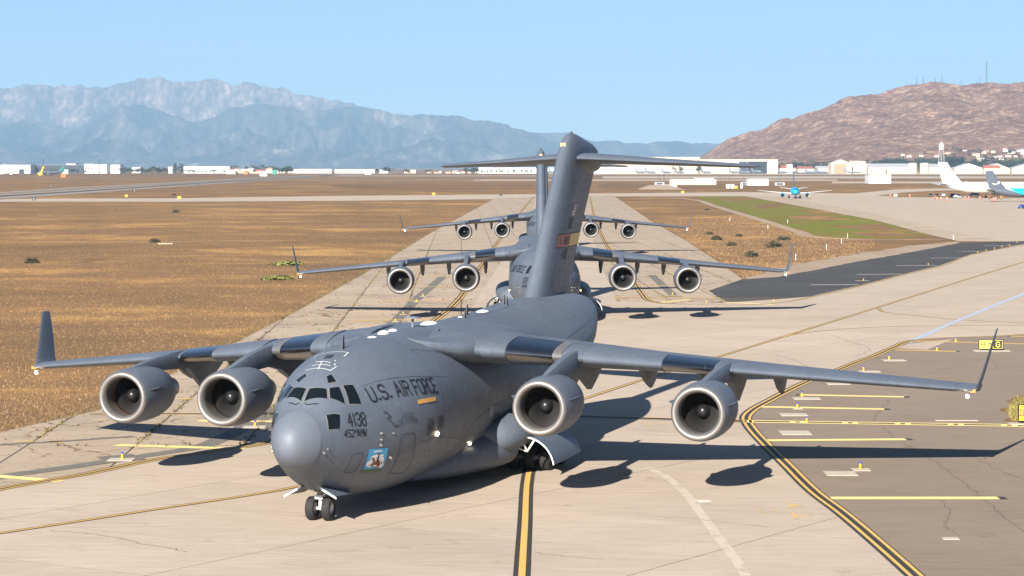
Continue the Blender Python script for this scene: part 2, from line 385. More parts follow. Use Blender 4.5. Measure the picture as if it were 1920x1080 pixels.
def stroke_mesh(mb,pls,sw,fn,seg=.22,mi=0,o0=0.0):
    """ribbons along polylines, mapped by fn(u,v,off)"""
    k=0
    for pl in pls:
        for i in range(len(pl)-1):
            a,b=Vector(pl[i]),Vector(pl[i+1]); d=b-a; Ln=d.length
            if Ln<1e-6: continue
            d/=Ln; nrm=Vector((-d.y,d.x))*sw/2
            e0=sw*.42; a2=a-d*e0; L2=Ln+2*e0; n=max(1,int(math.ceil(L2/seg))); V=[];off=o0+.0006*(k%7)
            for j in range(n+1):
                p=a2+d*(L2*j/n)
                V.append(fn(p.x+nrm.x,p.y+nrm.y,off)); V.append(fn(p.x-nrm.x,p.y-nrm.y,off))
            mb.add(V,[(2*j,2*j+1,2*j+3,2*j+2) for j in range(n)],mi); k+=1

def skin_map(s0,phi0,side=1,slope=0.0,offset=.018):
    """u runs the way the text is read, v up the skin; side 1 is the left of the aircraft"""
    def fn(u,v,off):
        s=s0+u*side if side==1 else s0-u
        r=max(1.0,(f_top(s)-f_bot(s))/2)
        phi=phi0+(v+slope*u)/r
        if side==-1: phi=math.pi-phi
        return surf(s,phi,offset+off)
    return fn
def skin_quad(mb,c,n=6,off=.012,mi=0,grow=0.0):
    """patch of skin between four (s, phi in degrees) corners: b0,t0,t1,b1"""
    cx=sum(p[0] for p in c)/4; cp=sum(p[1] for p in c)/4
    q=[]
    for s,p in c:
        q.append((s+(grow if s>cx else -grow),p+(math.degrees(grow/2.6) if p>cp else -math.degrees(grow/2.6))))
    V=[]
    for i in range(n+1):
        for j in range(n+1):
            u,v=i/n,j/n
            s=(q[0][0]*(1-u)+q[3][0]*u)*(1-v)+(q[1][0]*(1-u)+q[2][0]*u)*v
            p=(q[0][1]*(1-u)+q[3][1]*u)*(1-v)+(q[1][1]*(1-u)+q[2][1]*u)*v
            V.append(surf(s,R(p),off))
    mb.add(V,[(i*(n+1)+j,(i+1)*(n+1)+j,(i+1)*(n+1)+j+1,i*(n+1)+j+1) for i in range(n) for j in range(n)],mi)
def skin_line(mb,pts,wd,off=.008,closed=False,mi=0,seg=.3):
    P=[Vector((p[0],R(p[1])*3.0)) for p in pts]
    if closed: P.append(P[0])
    def fn(u,v,o): return surf(u,v/3.0,off+o)
    stroke_mesh(mb,[[(p.x,p.y) for p in P]],wd,fn,seg,mi)
def mirror(c): return [(s,180-p) for s,p in c]

# ---------------------------------------------------------------- the transport aircraft (local axes: x its left, y aft, z up; nose at 0)
def le_s(y): return 14.80+(y-3.5)*.5613
def le_z(y): return 6.45-(y-3.5)*.1102
def te_s(y): return 24.7+(y-3.5)*.13 if y<10.5 else 25.61+(y-10.5)*.3028
def tck(y): return .150-.045*min(1,max(0,(y-3.5)/12))
AF=[(1,.0),(.93,.10),(.85,.21),(.74,.34),(.62,.44),(.5,.495),(.38,.505),(.27,.475),(.18,.415),(.11,.335),(.06,.25),(.03,.175),(.012,.11),(.003,.05),(0,0),
    (.003,-.055),(.012,-.12),(.03,-.19),(.06,-.265),(.11,-.345),(.18,-.41),(.27,-.46),(.38,-.485),(.5,-.46),(.62,-.37),(.74,-.24),(.85,-.12),(.93,-.05)]
def wing_ring(y,sg,pts=AF,grow=0.0,y_out=None):
    c=te_s(y)-le_s(y); t=tck(y); tw=R(2.6-2.6*(y-3.5)/21.5); out=[]
    for x,h in pts:
        dx,dz=x*c,h*t*c
        s=le_s(y)+dx*math.cos(tw)+dz*math.sin(tw)*.0
        z=le_z(y)+dz-dx*math.sin(tw)*.75
        out.append((sg*y,s,z))
    return out
def offset_ring(r,g):
    n=len(r); out=[]
    cx=sum(p[1] for p in r)/n; cz=sum(p[2] for p in r)/n
    for i,p in enumerate(r):
        a=r[max(0,i-1)]; b=r[min(n-1,i+1)]; d=Vector((b[1]-a[1],b[2]-a[2])); nn=Vector((-d.y,d.x)).normalized() if d.length>0 else Vector((0,0))
        out.append((p[0],p[1]+nn.x*g,p[2]+nn.y*g))
    return out

def wheel(name,parent,c,rad,wid,seed=0):
    t=MB(); h=wid/2; r=rad
    t.lathe([(-h*.55,r*.52),(-h*.9,r*.60),(-h,r*.75),(-h*.95,r*.88),(-h*.75,r*.965),(-h*.4,r),(0,r*1.003),(h*.4,r),(h*.75,r*.965),(h*.95,r*.88),(h,r*.75),(h*.9,r*.60),(h*.55,r*.52)],'x',c,36)
    for gx in (-.35,0,.35):
        t.lathe([(gx*h*1.3-.006,r*1.0035),(gx*h*1.3+.006,r*1.0035)],'x',c,36)
    o=t.build(name,M['tyre'],parent,auto=50)
    rm=MB(); rm.lathe([(-h*.6,.02),(-h*.6,r*.25),(-h*.35,r*.3),(-h*.3,r*.46),(-h*.62,r*.53),(h*.62,r*.53),(h*.3,r*.46),(h*.35,r*.3),(h*.6,r*.25),(h*.6,.02)],'x',c,28)
    for k in range(8):
        a=k*math.pi/4
        for sd in (-1,1): rm.tube([(c[0]+sd*h*.3,c[1]+r*.38*math.cos(a),c[2]+r*.38*math.sin(a)),(c[0]+sd*h*.42,c[1]+r*.38*math.cos(a),c[2]+r*.38*math.sin(a))],r*.05,6)
    rm.build('wheel_rim',M['rim'],o,auto=40)
    return o

def make_engine(root,y,s,z,sg,band='liner_band'):
    """nacelle is the part; lip, fan, spinner, exhaust, pylon and strakes hang under it"""
    c=(sg*y,s,z)
    n=MB(); n.lathe([(.16,1.235),(.3,1.27),(.7,1.315),(1.3,1.345),(2.0,1.345),(2.7,1.31),(3.3,1.235),(3.75,1.14),(3.95,1.08),(3.93,1.05),(3.5,1.08),(3.0,1.08)],'y',c,64)
    nac=n.build('engine',M['skin'],root,auto=50)
    l=MB(); l.lathe([(.165,1.232),(.10,1.212),(.045,1.18),(.012,1.14),(0,1.095),(.015,1.045),(.05,1.005),(.12,.962),(.22,.930),(.34,.912)],'y',c,64)
    l.build('inlet_lip',M['lip_metal'],nac,smooth=True)
    l=MB(); l.lathe([(.34,.911),(.5,.908),(.9,.925),(1.25,.965)],'y',c,64); l.build('inlet_liner',M['liner'],nac,smooth=True)
    l=MB(); l.lathe([(1.20,.980),(1.215,.962),(1.30,.966),(1.32,.985)],'y',c,64); l.build('fan_case_ring',M[band],nac,smooth=True)
    f=MB()
    for k in range(36):
        a=2*math.pi*k/36; V=[]
        for r_,tw,ch in ((.30,.5,.20),(.55,.75,.25),(.8,1.0,.27),(.975,1.2,.26)):
            for q in (-1,1):
                da=q*ch*.5*math.sin(tw)/r_; ds=q*ch*.5*math.cos(tw)
                V.append((c[0]+r_*math.cos(a+da),c[1]+1.45+ds,c[2]+r_*math.sin(a+da)))
        f.add(V,[(2*i,2*i+1,2*i+3,2*i+2) for i in range(3)])
    f.build('fan',M['fan'],nac,smooth=True)
    d=MB(); d.lathe([(1.78,.0),(1.78,1.0)],'y',c,40); d.build('fan_shade_disc',M['black'],nac)  # black disc paints the shade behind the blades
    p=MB(); p.lathe([(.98,.0),(.985,.06),(1.0,.12),(1.06,.20),(1.16,.265),(1.30,.31),(1.5,.33)],'y',c,36); p.build('spinner',M['spinner'],nac,smooth=True)
    e=MB(); e.lathe([(3.2,.86),(4.2,.80),(5.2,.60),(5.7,.50),(5.68,.47),(5.0,.5)],'y',c,40); e.lathe([(5.0,.40),(5.8,.26),(6.3,.03)],'y',c,28); e.build('exhaust_nozzle',M['hot_metal'],nac,auto=40)
    # pylon: a curved beam from the top of the nacelle up to the wing
    wl,wz=le_s(y),le_z(y); rg=[]
    for t,hw in ((0,.10),(.06,.18),(.14,.22),(.25,.24),(.45,.25),(.75,.25),(1,.2)):
        top_s=s+.75+(wl+1.3-s-.75)*t
        tp=z+1.30+(wz+.30-z-1.30)*(1-(1-min(1,t*1.15))**1.6)
        bt=z+1.02+(wz-.65-z-1.02)*max(0,(t-.2)/.8)**1.3
        rg.append([(sg*y-hw*.55,top_s,tp),(sg*y-hw,top_s+.10,tp-.16),(sg*y-hw,top_s+.35,bt),(sg*y+hw,top_s+.35,bt),(sg*y+hw,top_s+.10,tp-.16),(sg*y+hw*.55,top_s,tp)])
    b=MB(); b.loft(rg); b.build('pylon',M['skin'],nac,auto=45)
    # aft pylon fairing under the wing
    b=MB(); rg=[]
    for ss,hw,zt,zb in ((wl+.3,.20,wz-.3,z+1.0),(wl+1.6,.26,wz-.4,z+.75),(wl+3.4,.24,wz-.5,wz-1.75),(wl+5.2,.14,wz-.55,wz-1.15),(wl+6.2,.04,wz-.6,wz-.75)):
        rg.append([(sg*y-hw,ss,zt),(sg*y-hw,ss,(zt+zb)/2),(sg*y-hw*.5,ss,zb),(sg*y+hw*.5,ss,zb),(sg*y+hw,ss,(zt+zb)/2),(sg*y+hw,ss,zt)])
    b.loft(rg); b.build('pylon_fairing',M['skin'],nac,auto=40)
    for q,a in ((1,R(16)),(-1,R(16))):
        b=MB(); u=(q*math.cos(a),math.sin(a))
        def P(sv,r_): return (c[0]+u[0]*r_,c[1]+sv,c[2]+u[1]*r_)
        th=(-u[1]*.012,u[0]*.012); V=[]
        for sv,r_ in ((.50,1.28),(.95,1.56),(1.65,1.57),(2.05,1.33)):
            p0=P(sv,r_); V+= [(p0[0]+th[0],p0[1],p0[2]+th[1]),(p0[0]-th[0],p0[1],p0[2]-th[1])]
        b.add(V,[(0,2,4,6),(7,5,3,1),(0,1,3,2),(2,3,5,4),(4,5,7,6),(6,7,1,0)]); b.build('strake',M['skin'],nac)
    return nac

def make_transport(label,code,unit,art,loc,rz,ry=0.0):
    root=empty('transport_aircraft',loc,rz,label,'aircraft','grey transport aircraft in line on the taxiway',ry)
    # fuselage
    SS=[.012,.05,.12,.22,.36,.55,.8,1.1,1.4,1.75,2.1,2.5,3,3.5,4,4.6,5.3,6,6.8,7.6,8.5,9.5,10.5,12,13.6,16,18,20,22,24,26,28,29.5,31,32.5,34,36,38,39.5,41,42.5,44,45.2,46.3,47.3,48.0,48.3]
    n=72; fz=MB(); fz.loft([[surf(s,2*math.pi*j/n) for j in range(n)] for s in SS])
    body=fz.build('fuselage',M['skin'],root,smooth=True)
    rd=MB(); T=[0.0]+SS[:8]+[1.2]
    nn=48; rings=[]
    for k,s in enumerate([.012,.05,.12,.22,.36,.55,.8,1.05,1.2,1.26]):
        rings.append([surf(s*(1+ .22*max(0,math.sin(2*math.pi*j/nn))),2*math.pi*j/nn,.012 if k<9 else -.01) for j in range(nn)])
    rd.loft(rings,cap1=False); rd.build('radome',M['radome'],body,smooth=True)
    # windows
    front=[(1.93,87.2),(2.56,87.4),(2.83,66.2),(2.45,56.9)]; s1=[(2.56,54.6),(2.93,63.9),(3.34,56.9),(2.98,36.5)]; s2=[(3.19,34),(3.57,55.0),(4.05,49.7),(3.85,28.4)]
    brow=[(3.16,69.4),(3.54,77),(3.79,74.6),(3.51,63.7)]; chin=[(1.68,21),(1.90,41.9),(2.48,29.9),(2.24,13.3)]
    for c in (front,s1,s2,brow,chin):
        for q in (c,mirror(c)):
            f=MB(); skin_quad(f,q,8,.010,grow=.035); wf=f.build('window_frame',M['frame'],body,smooth=True,recalc=False)
            f=MB(); skin_quad(f,q,8,.022); f.build('cockpit_window',M['glass'],body,smooth=True,recalc=False)
    w_=MB()
    for sd in (1,-1):
        skin_line(w_,[(1.86,90-sd*5),(1.80,90-sd*10),(2.02,90-sd*26)],.035,.03)
    w_.build('wiper',M['ink'],body,recalc=False)
    # lettering
    for sd in (1,-1):
        b=MB(); st,wd=strokes('U.S. AIR FORCE',.66,.36,.092,.30); k=5.55/wd
        st=[[(p[0]*k,p[1]) for p in q] for q in st]
        stroke_mesh(b,st,.092,skin_map(4.52 if sd==1 else 10.05,R(26.3 if sd==1 else 17.6),sd,-.083 if sd==1 else .083)); b.build('lettering',M['ink'],body,recalc=False)
        if not code: continue
        b=MB(); st,wd=strokes(code,.54,.23,.062,.38)
        stroke_mesh(b,st,.062,skin_map(2.80 if sd==1 else 3.88,R(11.2 if sd==1 else 7.6),sd,-.155 if sd==1 else .155)); b.build('lettering',M['ink'],body,recalc=False)
        b=MB(); st,wd=strokes(unit,.29,.155,.034,.36)
        stroke_mesh(b,st,.034,skin_map(2.47 if sd==1 else 4.02,R(.6 if sd==1 else -2.6),sd,-.10 if sd==1 else .10))
        st,wd=strokes('ND',.11,.085,.022,.5)
        stroke_mesh(b,st,.022,skin_map(3.06 if sd==1 else 3.42,R(3.4 if sd==1 else 2.2),sd,-.10 if sd==1 else .10)); b.build('lettering',M['ink'],body,recalc=False)
    b=MB(); skin_quad(b,[(7.62,13.7),(7.66,17.0),(9.60,16.0),(9.55,12.9)],6,.016); b.build('stripe',M['yellow_bar'],body,smooth=True,recalc=False)
    b=MB(); st=[[(5.12,15.0),(5.42,9.6),(5.18,9.2),(5.72,.6)],[(5.42,9.6),(5.22,8.4)],[(5.05,14.2),(5.28,12.6)],[(5.60,1.4),(5.86,1.2)]]
    for q in st: skin_line(b,q,.085,.016)
    b.build('lightning_bolt',M['ink_faded'],body,recalc=False)
    b=MB(); st,wd=strokes('CALIFORNIA',.25,.115,.022,.36); k=1.52/wd
    stroke_mesh(b,[[(p[0]*k,p[1]+.10*math.sin(math.pi*min(1,max(0,p[0]*k/1.52)))) for p in q] for q in st],.022,skin_map(5.88,R(-.1),1,-.01))
    st,wd=strokes('SPIRIT OF',.14,.075,.022,.4); k=.9/wd
    stroke_mesh(b,[[(p[0]*k,p[1]+.09*math.sin(math.pi*min(1,max(0,p[0]*k/.9)))) for p in q] for q in st],.015,skin_map(6.18,R(5.6),1,.0)); b.build('lettering',M['ink_faded'],body,recalc=False)
    for c in ([(8.46,-10.9),(8.44,.9),(9.0,.3),(9.2,-11)],[(9.72,-9.5),(9.68,.7),(10.34,-.1),(10.46,-8.1)]):
        b=MB(); skin_line(b,c,.05,.014,True); mx=sum(p[0] for p in c)/4; my=sum(p[1] for p in c)/4
        skin_line(b,[(mx+.22*math.cos(t*.9),my+4*math.sin(t*.9)) for t in range(8)],.07,.014)
        skin_line(b,[(mx-.12,my-2.5),(mx+.12,my+2.5)],.10,.016); b.build('emblem',M['ink_faded'],body,recalc=False)
    if art:
        c=[(4.24,-41.5),(4.10,-16.0),(5.36,-16.5),(5.62,-39.4)]
        b=MB(); skin_quad(b,c,10,.014); panel=b.build('nose_art_panel',M['sky_blue'],body,smooth=True,recalc=False)
        def uv(u,v,off=.02):
            s=(c[0][0]*(1-u)+c[3][0]*u)*(1-v)+(c[1][0]*(1-u)+c[2][0]*u)*v; p=(c[0][1]*(1-u)+c[3][1]*u)*(1-v)+(c[1][1]*(1-u)+c[2][1]*u)*v
            return surf(s,R(p),off)
        def blob(mb,cu,cv,ru,rv,off,k=14,rot=0.0):
            V=[uv(cu,cv,off)]+[uv(cu+ru*math.cos(t)*math.cos(rot)-rv*math.sin(t)*math.sin(rot),cv+ru*math.cos(t)*math.sin(rot)+rv*math.sin(t)*math.cos(rot),off) for t in [2*math.pi*i/k for i in range(k)]]
            mb.add(V,[(0,1+i,1+(i+1)%k) for i in range(k)])
        g=MB(); V=[uv(i/10,j/2*.17,.019) for i in range(11) for j in range(3)]; g.add(V,[(i*3+j,(i+1)*3+j,(i+1)*3+j+1,i*3+j+1) for i in range(10) for j in range(2)]); g.build('painted_grass',M['art_green'],panel,recalc=False)
        g=MB()
        for q,(cu,cv,ru,rv) in enumerate(((.3,.42,.26,.16),(.6,.5,.3,.22),(.75,.32,.2,.13),(.35,.66,.2,.1),(.55,.72,.28,.06),(.45,.9,.22,.03))): blob(g,cu,cv,ru,rv,.0195+.0007*q)
        g.build('painted_cloud',M['cloud'],panel,recalc=False)
        g=MB()
        for q,(cu,cv,ru,rv,rt) in enumerate(((.52,.44,.2,.085,.25),(.36,.55,.055,.12,.5),(.28,.63,.085,.04,-.4),(.68,.36,.1,.09,0),(.72,.24,.035,.13,.15),(.62,.22,.03,.12,-.2),(.36,.34,.03,.12,.5),(.28,.36,.08,.022,.2),(.82,.4,.07,.025,-.9))): blob(g,cu,cv,ru,rv,.024+.0007*q,12,rt)
        g.build('painted_horse',M['horse'],panel,recalc=False)
        g=MB()
        for q,(cu,cv,ru,rv,rt) in enumerate(((.54,.62,.055,.12,0),(.54,.77,.04,.045,0),(.54,.815,.075,.012,0),(.6,.46,.035,.11,.2))): blob(g,cu,cv,ru,rv,.031+.0007*q,12,rt)
        g.build('painted_rider',M['horse_dark'],panel,recalc=False)
        g=MB(); st,wd=strokes('SPIRIT',.1,.07,.02,.4); 
        stroke_mesh(g,[[(.3+p[0]*.8,.87+p[1]*.6) for p in q] for q in st],.016,lambda u,v,o:uv(u,v,.026+o)); g.build('lettering',M['cloud'],panel,recalc=False)
    # doors, hatches, seams
    b=MB(); skin_line(b,[(6.47,-42.7),(6.16,-10),(6.24,-7.6),(7.12,-7.4),(7.28,-9.5),(8.05,-43.9)],.035,.012,True); b.build('crew_door',M['seam'],body,recalc=False)
    b=MB(); skin_line(b,[(3.14,-43.9),(3.1,-23),(3.2,-19.8),(3.7,-19),(3.8,-21),(3.82,-39),(3.7,-42)],.028,.012,True); b.build('service_hatch',M['seam'],body,recalc=False)
    b=MB()
    for sd in (1,-1):
        X=(lambda p:p) if sd==1 else (lambda p:180-p)
        skin_line(b,[(10.6,X(t)) for t in range(-30,91,6)],.02,.006)
        skin_line(b,[(4.4+.4*i,X(44-i*.9)) for i in range(20)],.018,.006)
        skin_line(b,[(10.6,X(58)),(14.0,X(44))],.02,.006)
        skin_line(b,[(12.0,X(t)) for t in range(-60,30,6)],.018,.006)
        skin_line(b,[(8,X(-16)),(10,X(-15)),(12,X(-20)),(16,X(-32))],.02,.006)
        skin_line(b,[(12.2,X(-50)),(15.4,X(-14)),(17.0,X(-8)),(20,X(-4))],.03,.006)
        skin_line(b,[(24+i*.5,X(83)) for i in range(18)],.022,.006)
        skin_line(b,[(31,X(t)) for t in range(-40,91,6)],.02,.006)
        skin_line(b,[(36.5,X(t)) for t in range(-30,91,6)],.02,.006)
        skin_line(b,[(26+i*.6,X(24)) for i in range(26)],.02,.006)
    skin_line(b,[(1.5+.3*i,90) for i in range(2)],.02,.014)
    b.build('panel_seam',M['seam'],body,recalc=False)
    b=MB(); skin_line(b,[(.02,85),(.12,82),(.4,84),(.8,86),(1.3,88)],.012,.022); skin_line(b,[(.05,-80),(.4,-84),(.9,-86),(1.15,-88)],.012,.022)
    b.build('radome_seam',M['seam'],body,recalc=False)
    b=MB()
    for q in ([(4.26,109),(4.08,78.5),(4.55,77)],[(4.62,104),(4.52,84)],[(5.0,103),(4.8,86)],[(4.08,93),(4.95,96)],[(4.62,79.5),(4.75,81)],[(6.14,108),(6.25,81),(5.7,80.5)],[(6.14,108),(5.75,110)],[(5.02,83),(5.1,84)]):
        skin_line(b,q,.034,.016)
    b.build('refuelling_mark',M['white'],body,recalc=False)
    b=MB(); skin_quad(b,[(5.3,97),(5.3,90),(5.75,90),(5.75,97)],4,.014); skin_quad(b,[(18.6,-21.5),(18.6,-12),(19.6,-13),(19.6,-22.5)],4,.016); b.build('dark_panel',M['dark_panel'],body,recalc=False)
    b=MB(); skin_quad(b,[(17.6,-14),(17.6,-6),(18.25,-6),(18.25,-14)],4,.02); b.build('pale_panel',M['skin_patch'],body,recalc=False)
    b=MB()
    for s,p,rr in ((4.76,-2.7,.05),(4.78,-8.3,.04),(4.81,-13.2,.05),(5.56,-4.6,.03),(1.4,-19.3,.05),(5.76,-25.6,.07),(9.48,-26,.05),(1.55,-12,.03)):
        for sd in (1,-1):
            ph=p if sd==1 else 180-p
            a=Vector(surf(s,R(ph),-.01)); q=Vector(surf(s,R(ph),.05)); b.tube([a,q],rr,10)
            b.tube([q,q+(q-a)*1.2+Vector((0,-.10,0))],rr*.35,8)
    b.build('air_data_probe',M['frame'],body)
    # upper antennas and fairings
    for s,ln,wd,ht in ((10.65,.75,.45,.05),(12.2,.9,.52,.14),(13.5,.75,.45,.09),(18.9,2.0,.7,.14),(24.0,.45,.28,.06),(27.9,1.3,.62,.10)):
        b=MB(); rg=[]; z0=f_top(s)-.05
        for t in (-1,-.85,-.5,0,.5,.85,1):
            k=math.sqrt(max(0.0004,1-t*t)); rg.append([(wd/2*k*math.cos(a),s+t*ln/2,z0+(ht+.05)*k*math.sin(a)) for a in [math.pi*i/10 for i in range(11)]])
        b.loft(rg); b.build('antenna_dome',M['white'],body,auto=60)
    for s,x,ht,wd in ((6.8,0,.62,.16),(15.5,1.55,.42,.26),(23.6,.35,.45,.14),(25.6,-.15,.55,.2),(31.7,.2,.5,.16),(32.4,-.15,.55,.14)):
        b=MB(); z0=f_top(s)-.42*(abs(x)/1.55)**2-.04
        b.add([(x-.035,s-wd,z0),(x+.035,s-wd,z0),(x+.035,s+wd,z0),(x-.035,s+wd,z0),(x-.012,s+wd*.1,z0+ht),(x+.012,s+wd*.1,z0+ht),(x+.012,s+wd*.9,z0+ht),(x-.012,s+wd*.9,z0+ht)],[(3,2,1,0),(4,5,6,7),(0,1,5,4),(1,2,6,5),(2,3,7,6),(3,0,4,7)])
        b.build('blade_antenna',M['dark_panel'],body)
    b=MB(); z0=f_top(16.4); b.tube([(0,16.4,z0-.05),(0,16.4,z0+.42)],.06,8); b.lathe([(.40,.02),(.41,.38),(.46,.38),(.50,.05),(.50,.0)],'z',(0,16.4,z0),20); b.build('disc_antenna',M['skin_patch'],body,auto=40)
    # wing box fairing across the top and the root fairings
    b=MB(); rg=[]
    for s,hw,zt,zb in ((12.2,1.5,7.2,6.7),(13.2,2.5,7.08,6.3),(14.0,3.1,7.05,6.0),(14.8,3.5,7.1,5.8),(16,3.8,7.2,5.6),(18,3.9,7.32,5.4),(20,3.95,7.34,5.3),(23,3.9,7.2,5.4),(26,3.6,6.9,5.4),(29,3.1,6.5,5.3)):
        rg.append([(hw*math.copysign(abs(math.cos(a))**.72,math.cos(a)),s,(zt+zb)/2+(zt-zb)/2*math.copysign(abs(math.sin(a))**.72,math.sin(a))) for a in [2*math.pi*i/40 for i in range(40)]])
    b.loft(rg); b.build('wing_root_fairing',M['skin'],root,auto=50)
    # wings
    for sg in (1,-1):
        YS=[1.5,3.5,5,7.5,10.5,13,16,19,22,24.2,24.9,25.15]
        rg=[wing_ring(y,sg) for y in YS]
        last=rg[-1]; rg[-1]=[(p[0],last[14][1]+.6+(p[1]-last[14][1])*.85,p[2]) for p in last]
        b=MB(); b.loft(rg); wg=b.build('wing',M['skin'],root,auto=35)
        front=AF[7:21]
        def slat(y0,y1,mt,g):
            k=max(2,int((y1-y0)/1.2)+1); rr=[]
            for i in range(k):
                y=y0+(y1-y0)*i/(k-1); o=offset_ring(wing_ring(y,sg,front),-g); q=wing_ring(y,sg,front)
                rr.append(o+[q[-1],q[0]])
            m_=MB(); m_.loft(rr); return m_.build('slat',mt,wg,auto=40)
        slat(3.75,4.75,M['skin'],.05); slat(4.78,6.7,M['slat_metal'],.035); slat(6.72,7.10,M['lip_metal'],.035)
        slat(8.0,11.3,M['skin'],.05); slat(11.33,13.15,M['slat_metal'],.035); slat(13.17,13.55,M['slat_metal'],.03)
        slat(14.4,24.2,M['skin'],.03)
        # upper-surface seams
        b=MB()
        for ya,yb in ((4,24.3),):
            for j in range(30):
                y0=ya+(yb-ya)*j/30; y1=ya+(yb-ya)*(j+1)/30
                p0=wing_ring(y0,sg,[(.27,.475),(.275,.477)]); p1=wing_ring(y1,sg,[(.27,.475),(.275,.477)])
                up=Vector((0,0,.014)); b.add([Vector(p0[0])+up,Vector(p0[1])+up,Vector(p1[1])+up,Vector(p1[0])+up],[(0,1,2,3)])
        b.build('panel_seam',M['seam'],wg,recalc=False)
        # flap track fairings
        for y,ln,dp in ((5.8,5.2,1.75),(9.5,4.6,1.5),(12.2,4.2,1.35),(15.7,3.6,1.15)):
            b=MB(); rg=[]; s0=te_s(y)-ln*.72; zz=le_z(y)-(te_s(y)-le_s(y))*.028-.12
            for t,hw,d_ in ((0,.03,.05),(.15,.16,.38),(.35,.22,.72),(.6,.21,1.0),(.8,.15,.8),(.95,.06,.45),(1,.02,.3)):
                s=s0+ln*t; rg.append([(sg*y-hw,s,zz),(sg*y-hw,s,zz-dp*d_*.55),(sg*y-hw*.55,s,zz-dp*d_*.95),(sg*y,s,zz-dp*d_),(sg*y+hw*.55,s,zz-dp*d_*.95),(sg*y+hw,s,zz-dp*d_*.55),(sg*y+hw,s,zz)])
            b.loft(rg); b.build('flap_track_fairing',M['skin'],wg,auto=40)
        # winglet
        b=MB(); rg=[]
        WP=[(0,0),(.05,.5),(.2,.9),(.45,1),(.75,.6),(1,.05),(.75,-.4),(.45,-.6),(.2,-.6),(.05,-.4)]
        for h,dy,s0,ch,th in ((-.10,-.05,27.35,2.65,.13),(.12,.10,27.45,2.5,.12),(.45,.22,27.75,2.25,.10),(1.4,.47,28.6,1.75,.08),(2.2,.68,29.25,1.3,.06),(2.72,.82,29.65,.98,.045),(2.80,.84,29.78,.8,.01)):
            rg.append([(sg*(25.0+dy+th*q[1]*.9),s0+ch*q[0],4.08+h-.02*q[1]) for q in WP])
        b.loft(rg); b.build('winglet',M['skin'],wg,auto=35)
        b=MB(); b.box((sg*24.98,27.08,4.04),(.24,.26,.15)); b.build('position_light',M['amber'],wg)
        b=MB(); b.lathe([(-.08,.0),(-.06,.06),(0,.085),(.06,.06),(.08,0)],'y',(sg*24.72,26.75,3.80),14); b.build('wing_tip_lamp',M['lamp'],wg,smooth=True)
    for sg in (-1,1):
        make_engine(root,7.52,11.20,4.23,sg); make_engine(root,13.98,14.455,3.85,sg,'liner_orange' if sg==-1 and art else 'liner_band')
    # tail
    def fin_ring(z,le,te,th):
        c=te-le; return [(th*h*(1 if k else 1),le+x*c,z) for k,(x,h) in enumerate([(1,.02),(.8,.42),(.55,.82),(.32,1),(.16,.93),(.07,.72),(.02,.42),(0,0),(.02,-.42),(.07,-.72),(.16,-.93),(.32,-1),(.55,-.82),(.8,-.42),(1,-.02)])]
    b=MB(); rg=[]
    for z,th in ((7.0,.60),(7.7,.60),(10,.56),(13,.52),(15.2,.50)):
        rg.append(fin_ring(z,36.85+(z-7.7)*.862,45.1+(z-7.7)*.945,th))
    for z,le,te,th in ((15.8,43.85,52.6,.50),(16.2,44.3,51.2,.44),(16.5,44.75,49.0,.34),(16.70,45.3,47.6,.20),(16.79,45.75,46.7,.06)):
        rg.append(fin_ring(z,le,te,th))
    b.loft(rg); fin=b.build('tail_fin',M['skin'],root,auto=38)
    def fin_x(s,z,sd=1):
        zz=min(z,15.2); le=36.85+(zz-7.7)*.862; te=45.1+(zz-7.7)*.945; th=.60-.10*(zz-7)/8.2; t=(s-le)/(te-le)
        prof=[(0,0),(.02,.42),(.07,.72),(.16,.93),(.32,1),(.55,.82),(.8,.42),(1,.02)]
        for i in range(len(prof)-1):
            if prof[i][0]<=t<=prof[i+1][0]:
                a=prof[i]; c=prof[i+1]; return sd*th*(a[1]+(c[1]-a[1])*(t-a[0])/(c[0]-a[0]))
        return 0
    def fin_quad(mb,c,sd,off,mi=0,n=6):
        V=[]
        for i in range(n+1):
            for j in range(3):
                u,v=i/n,j/2; s=(c[0][0]*(1-u)+c[3][0]*u)*(1-v)+(c[1][0]*(1-u)+c[2][0]*u)*v; z=(c[0][1]*(1-u)+c[3][1]*u)*(1-v)+(c[1][1]*(1-u)+c[2][1]*u)*v
                V.append((fin_x(s,z,sd)+sd*off,s,z))
        mb.add(V,[(i*3+j,(i+1)*3+j,(i+1)*3+j+1,i*3+j+1) for i in range(n) for j in range(2)],mi)
    def fin_text(text,s0,z0,h,wd,sw,sd,mt,ln):
        st,w0=strokes(text,h,wd,sw,.35); k=ln/w0; g=MB()
        stroke_mesh(g,[[(p[0]*k,p[1]) for p in q] for q in st],sw,(lambda u,v,o:(fin_x(s0+u+v*.9,z0+v,1)+.022+o,s0+u+v*.9,z0+v)) if sd==1 else (lambda u,v,o:(fin_x(s0+ln-u+v*.9,z0+v,-1)-.022-o,s0+ln-u+v*.9,z0+v)))
        g.build('lettering',mt,fin,recalc=False)
    lef=lambda z:36.85+(z-7.7)*.862
    tef=lambda z:45.1+(z-7.7)*.945
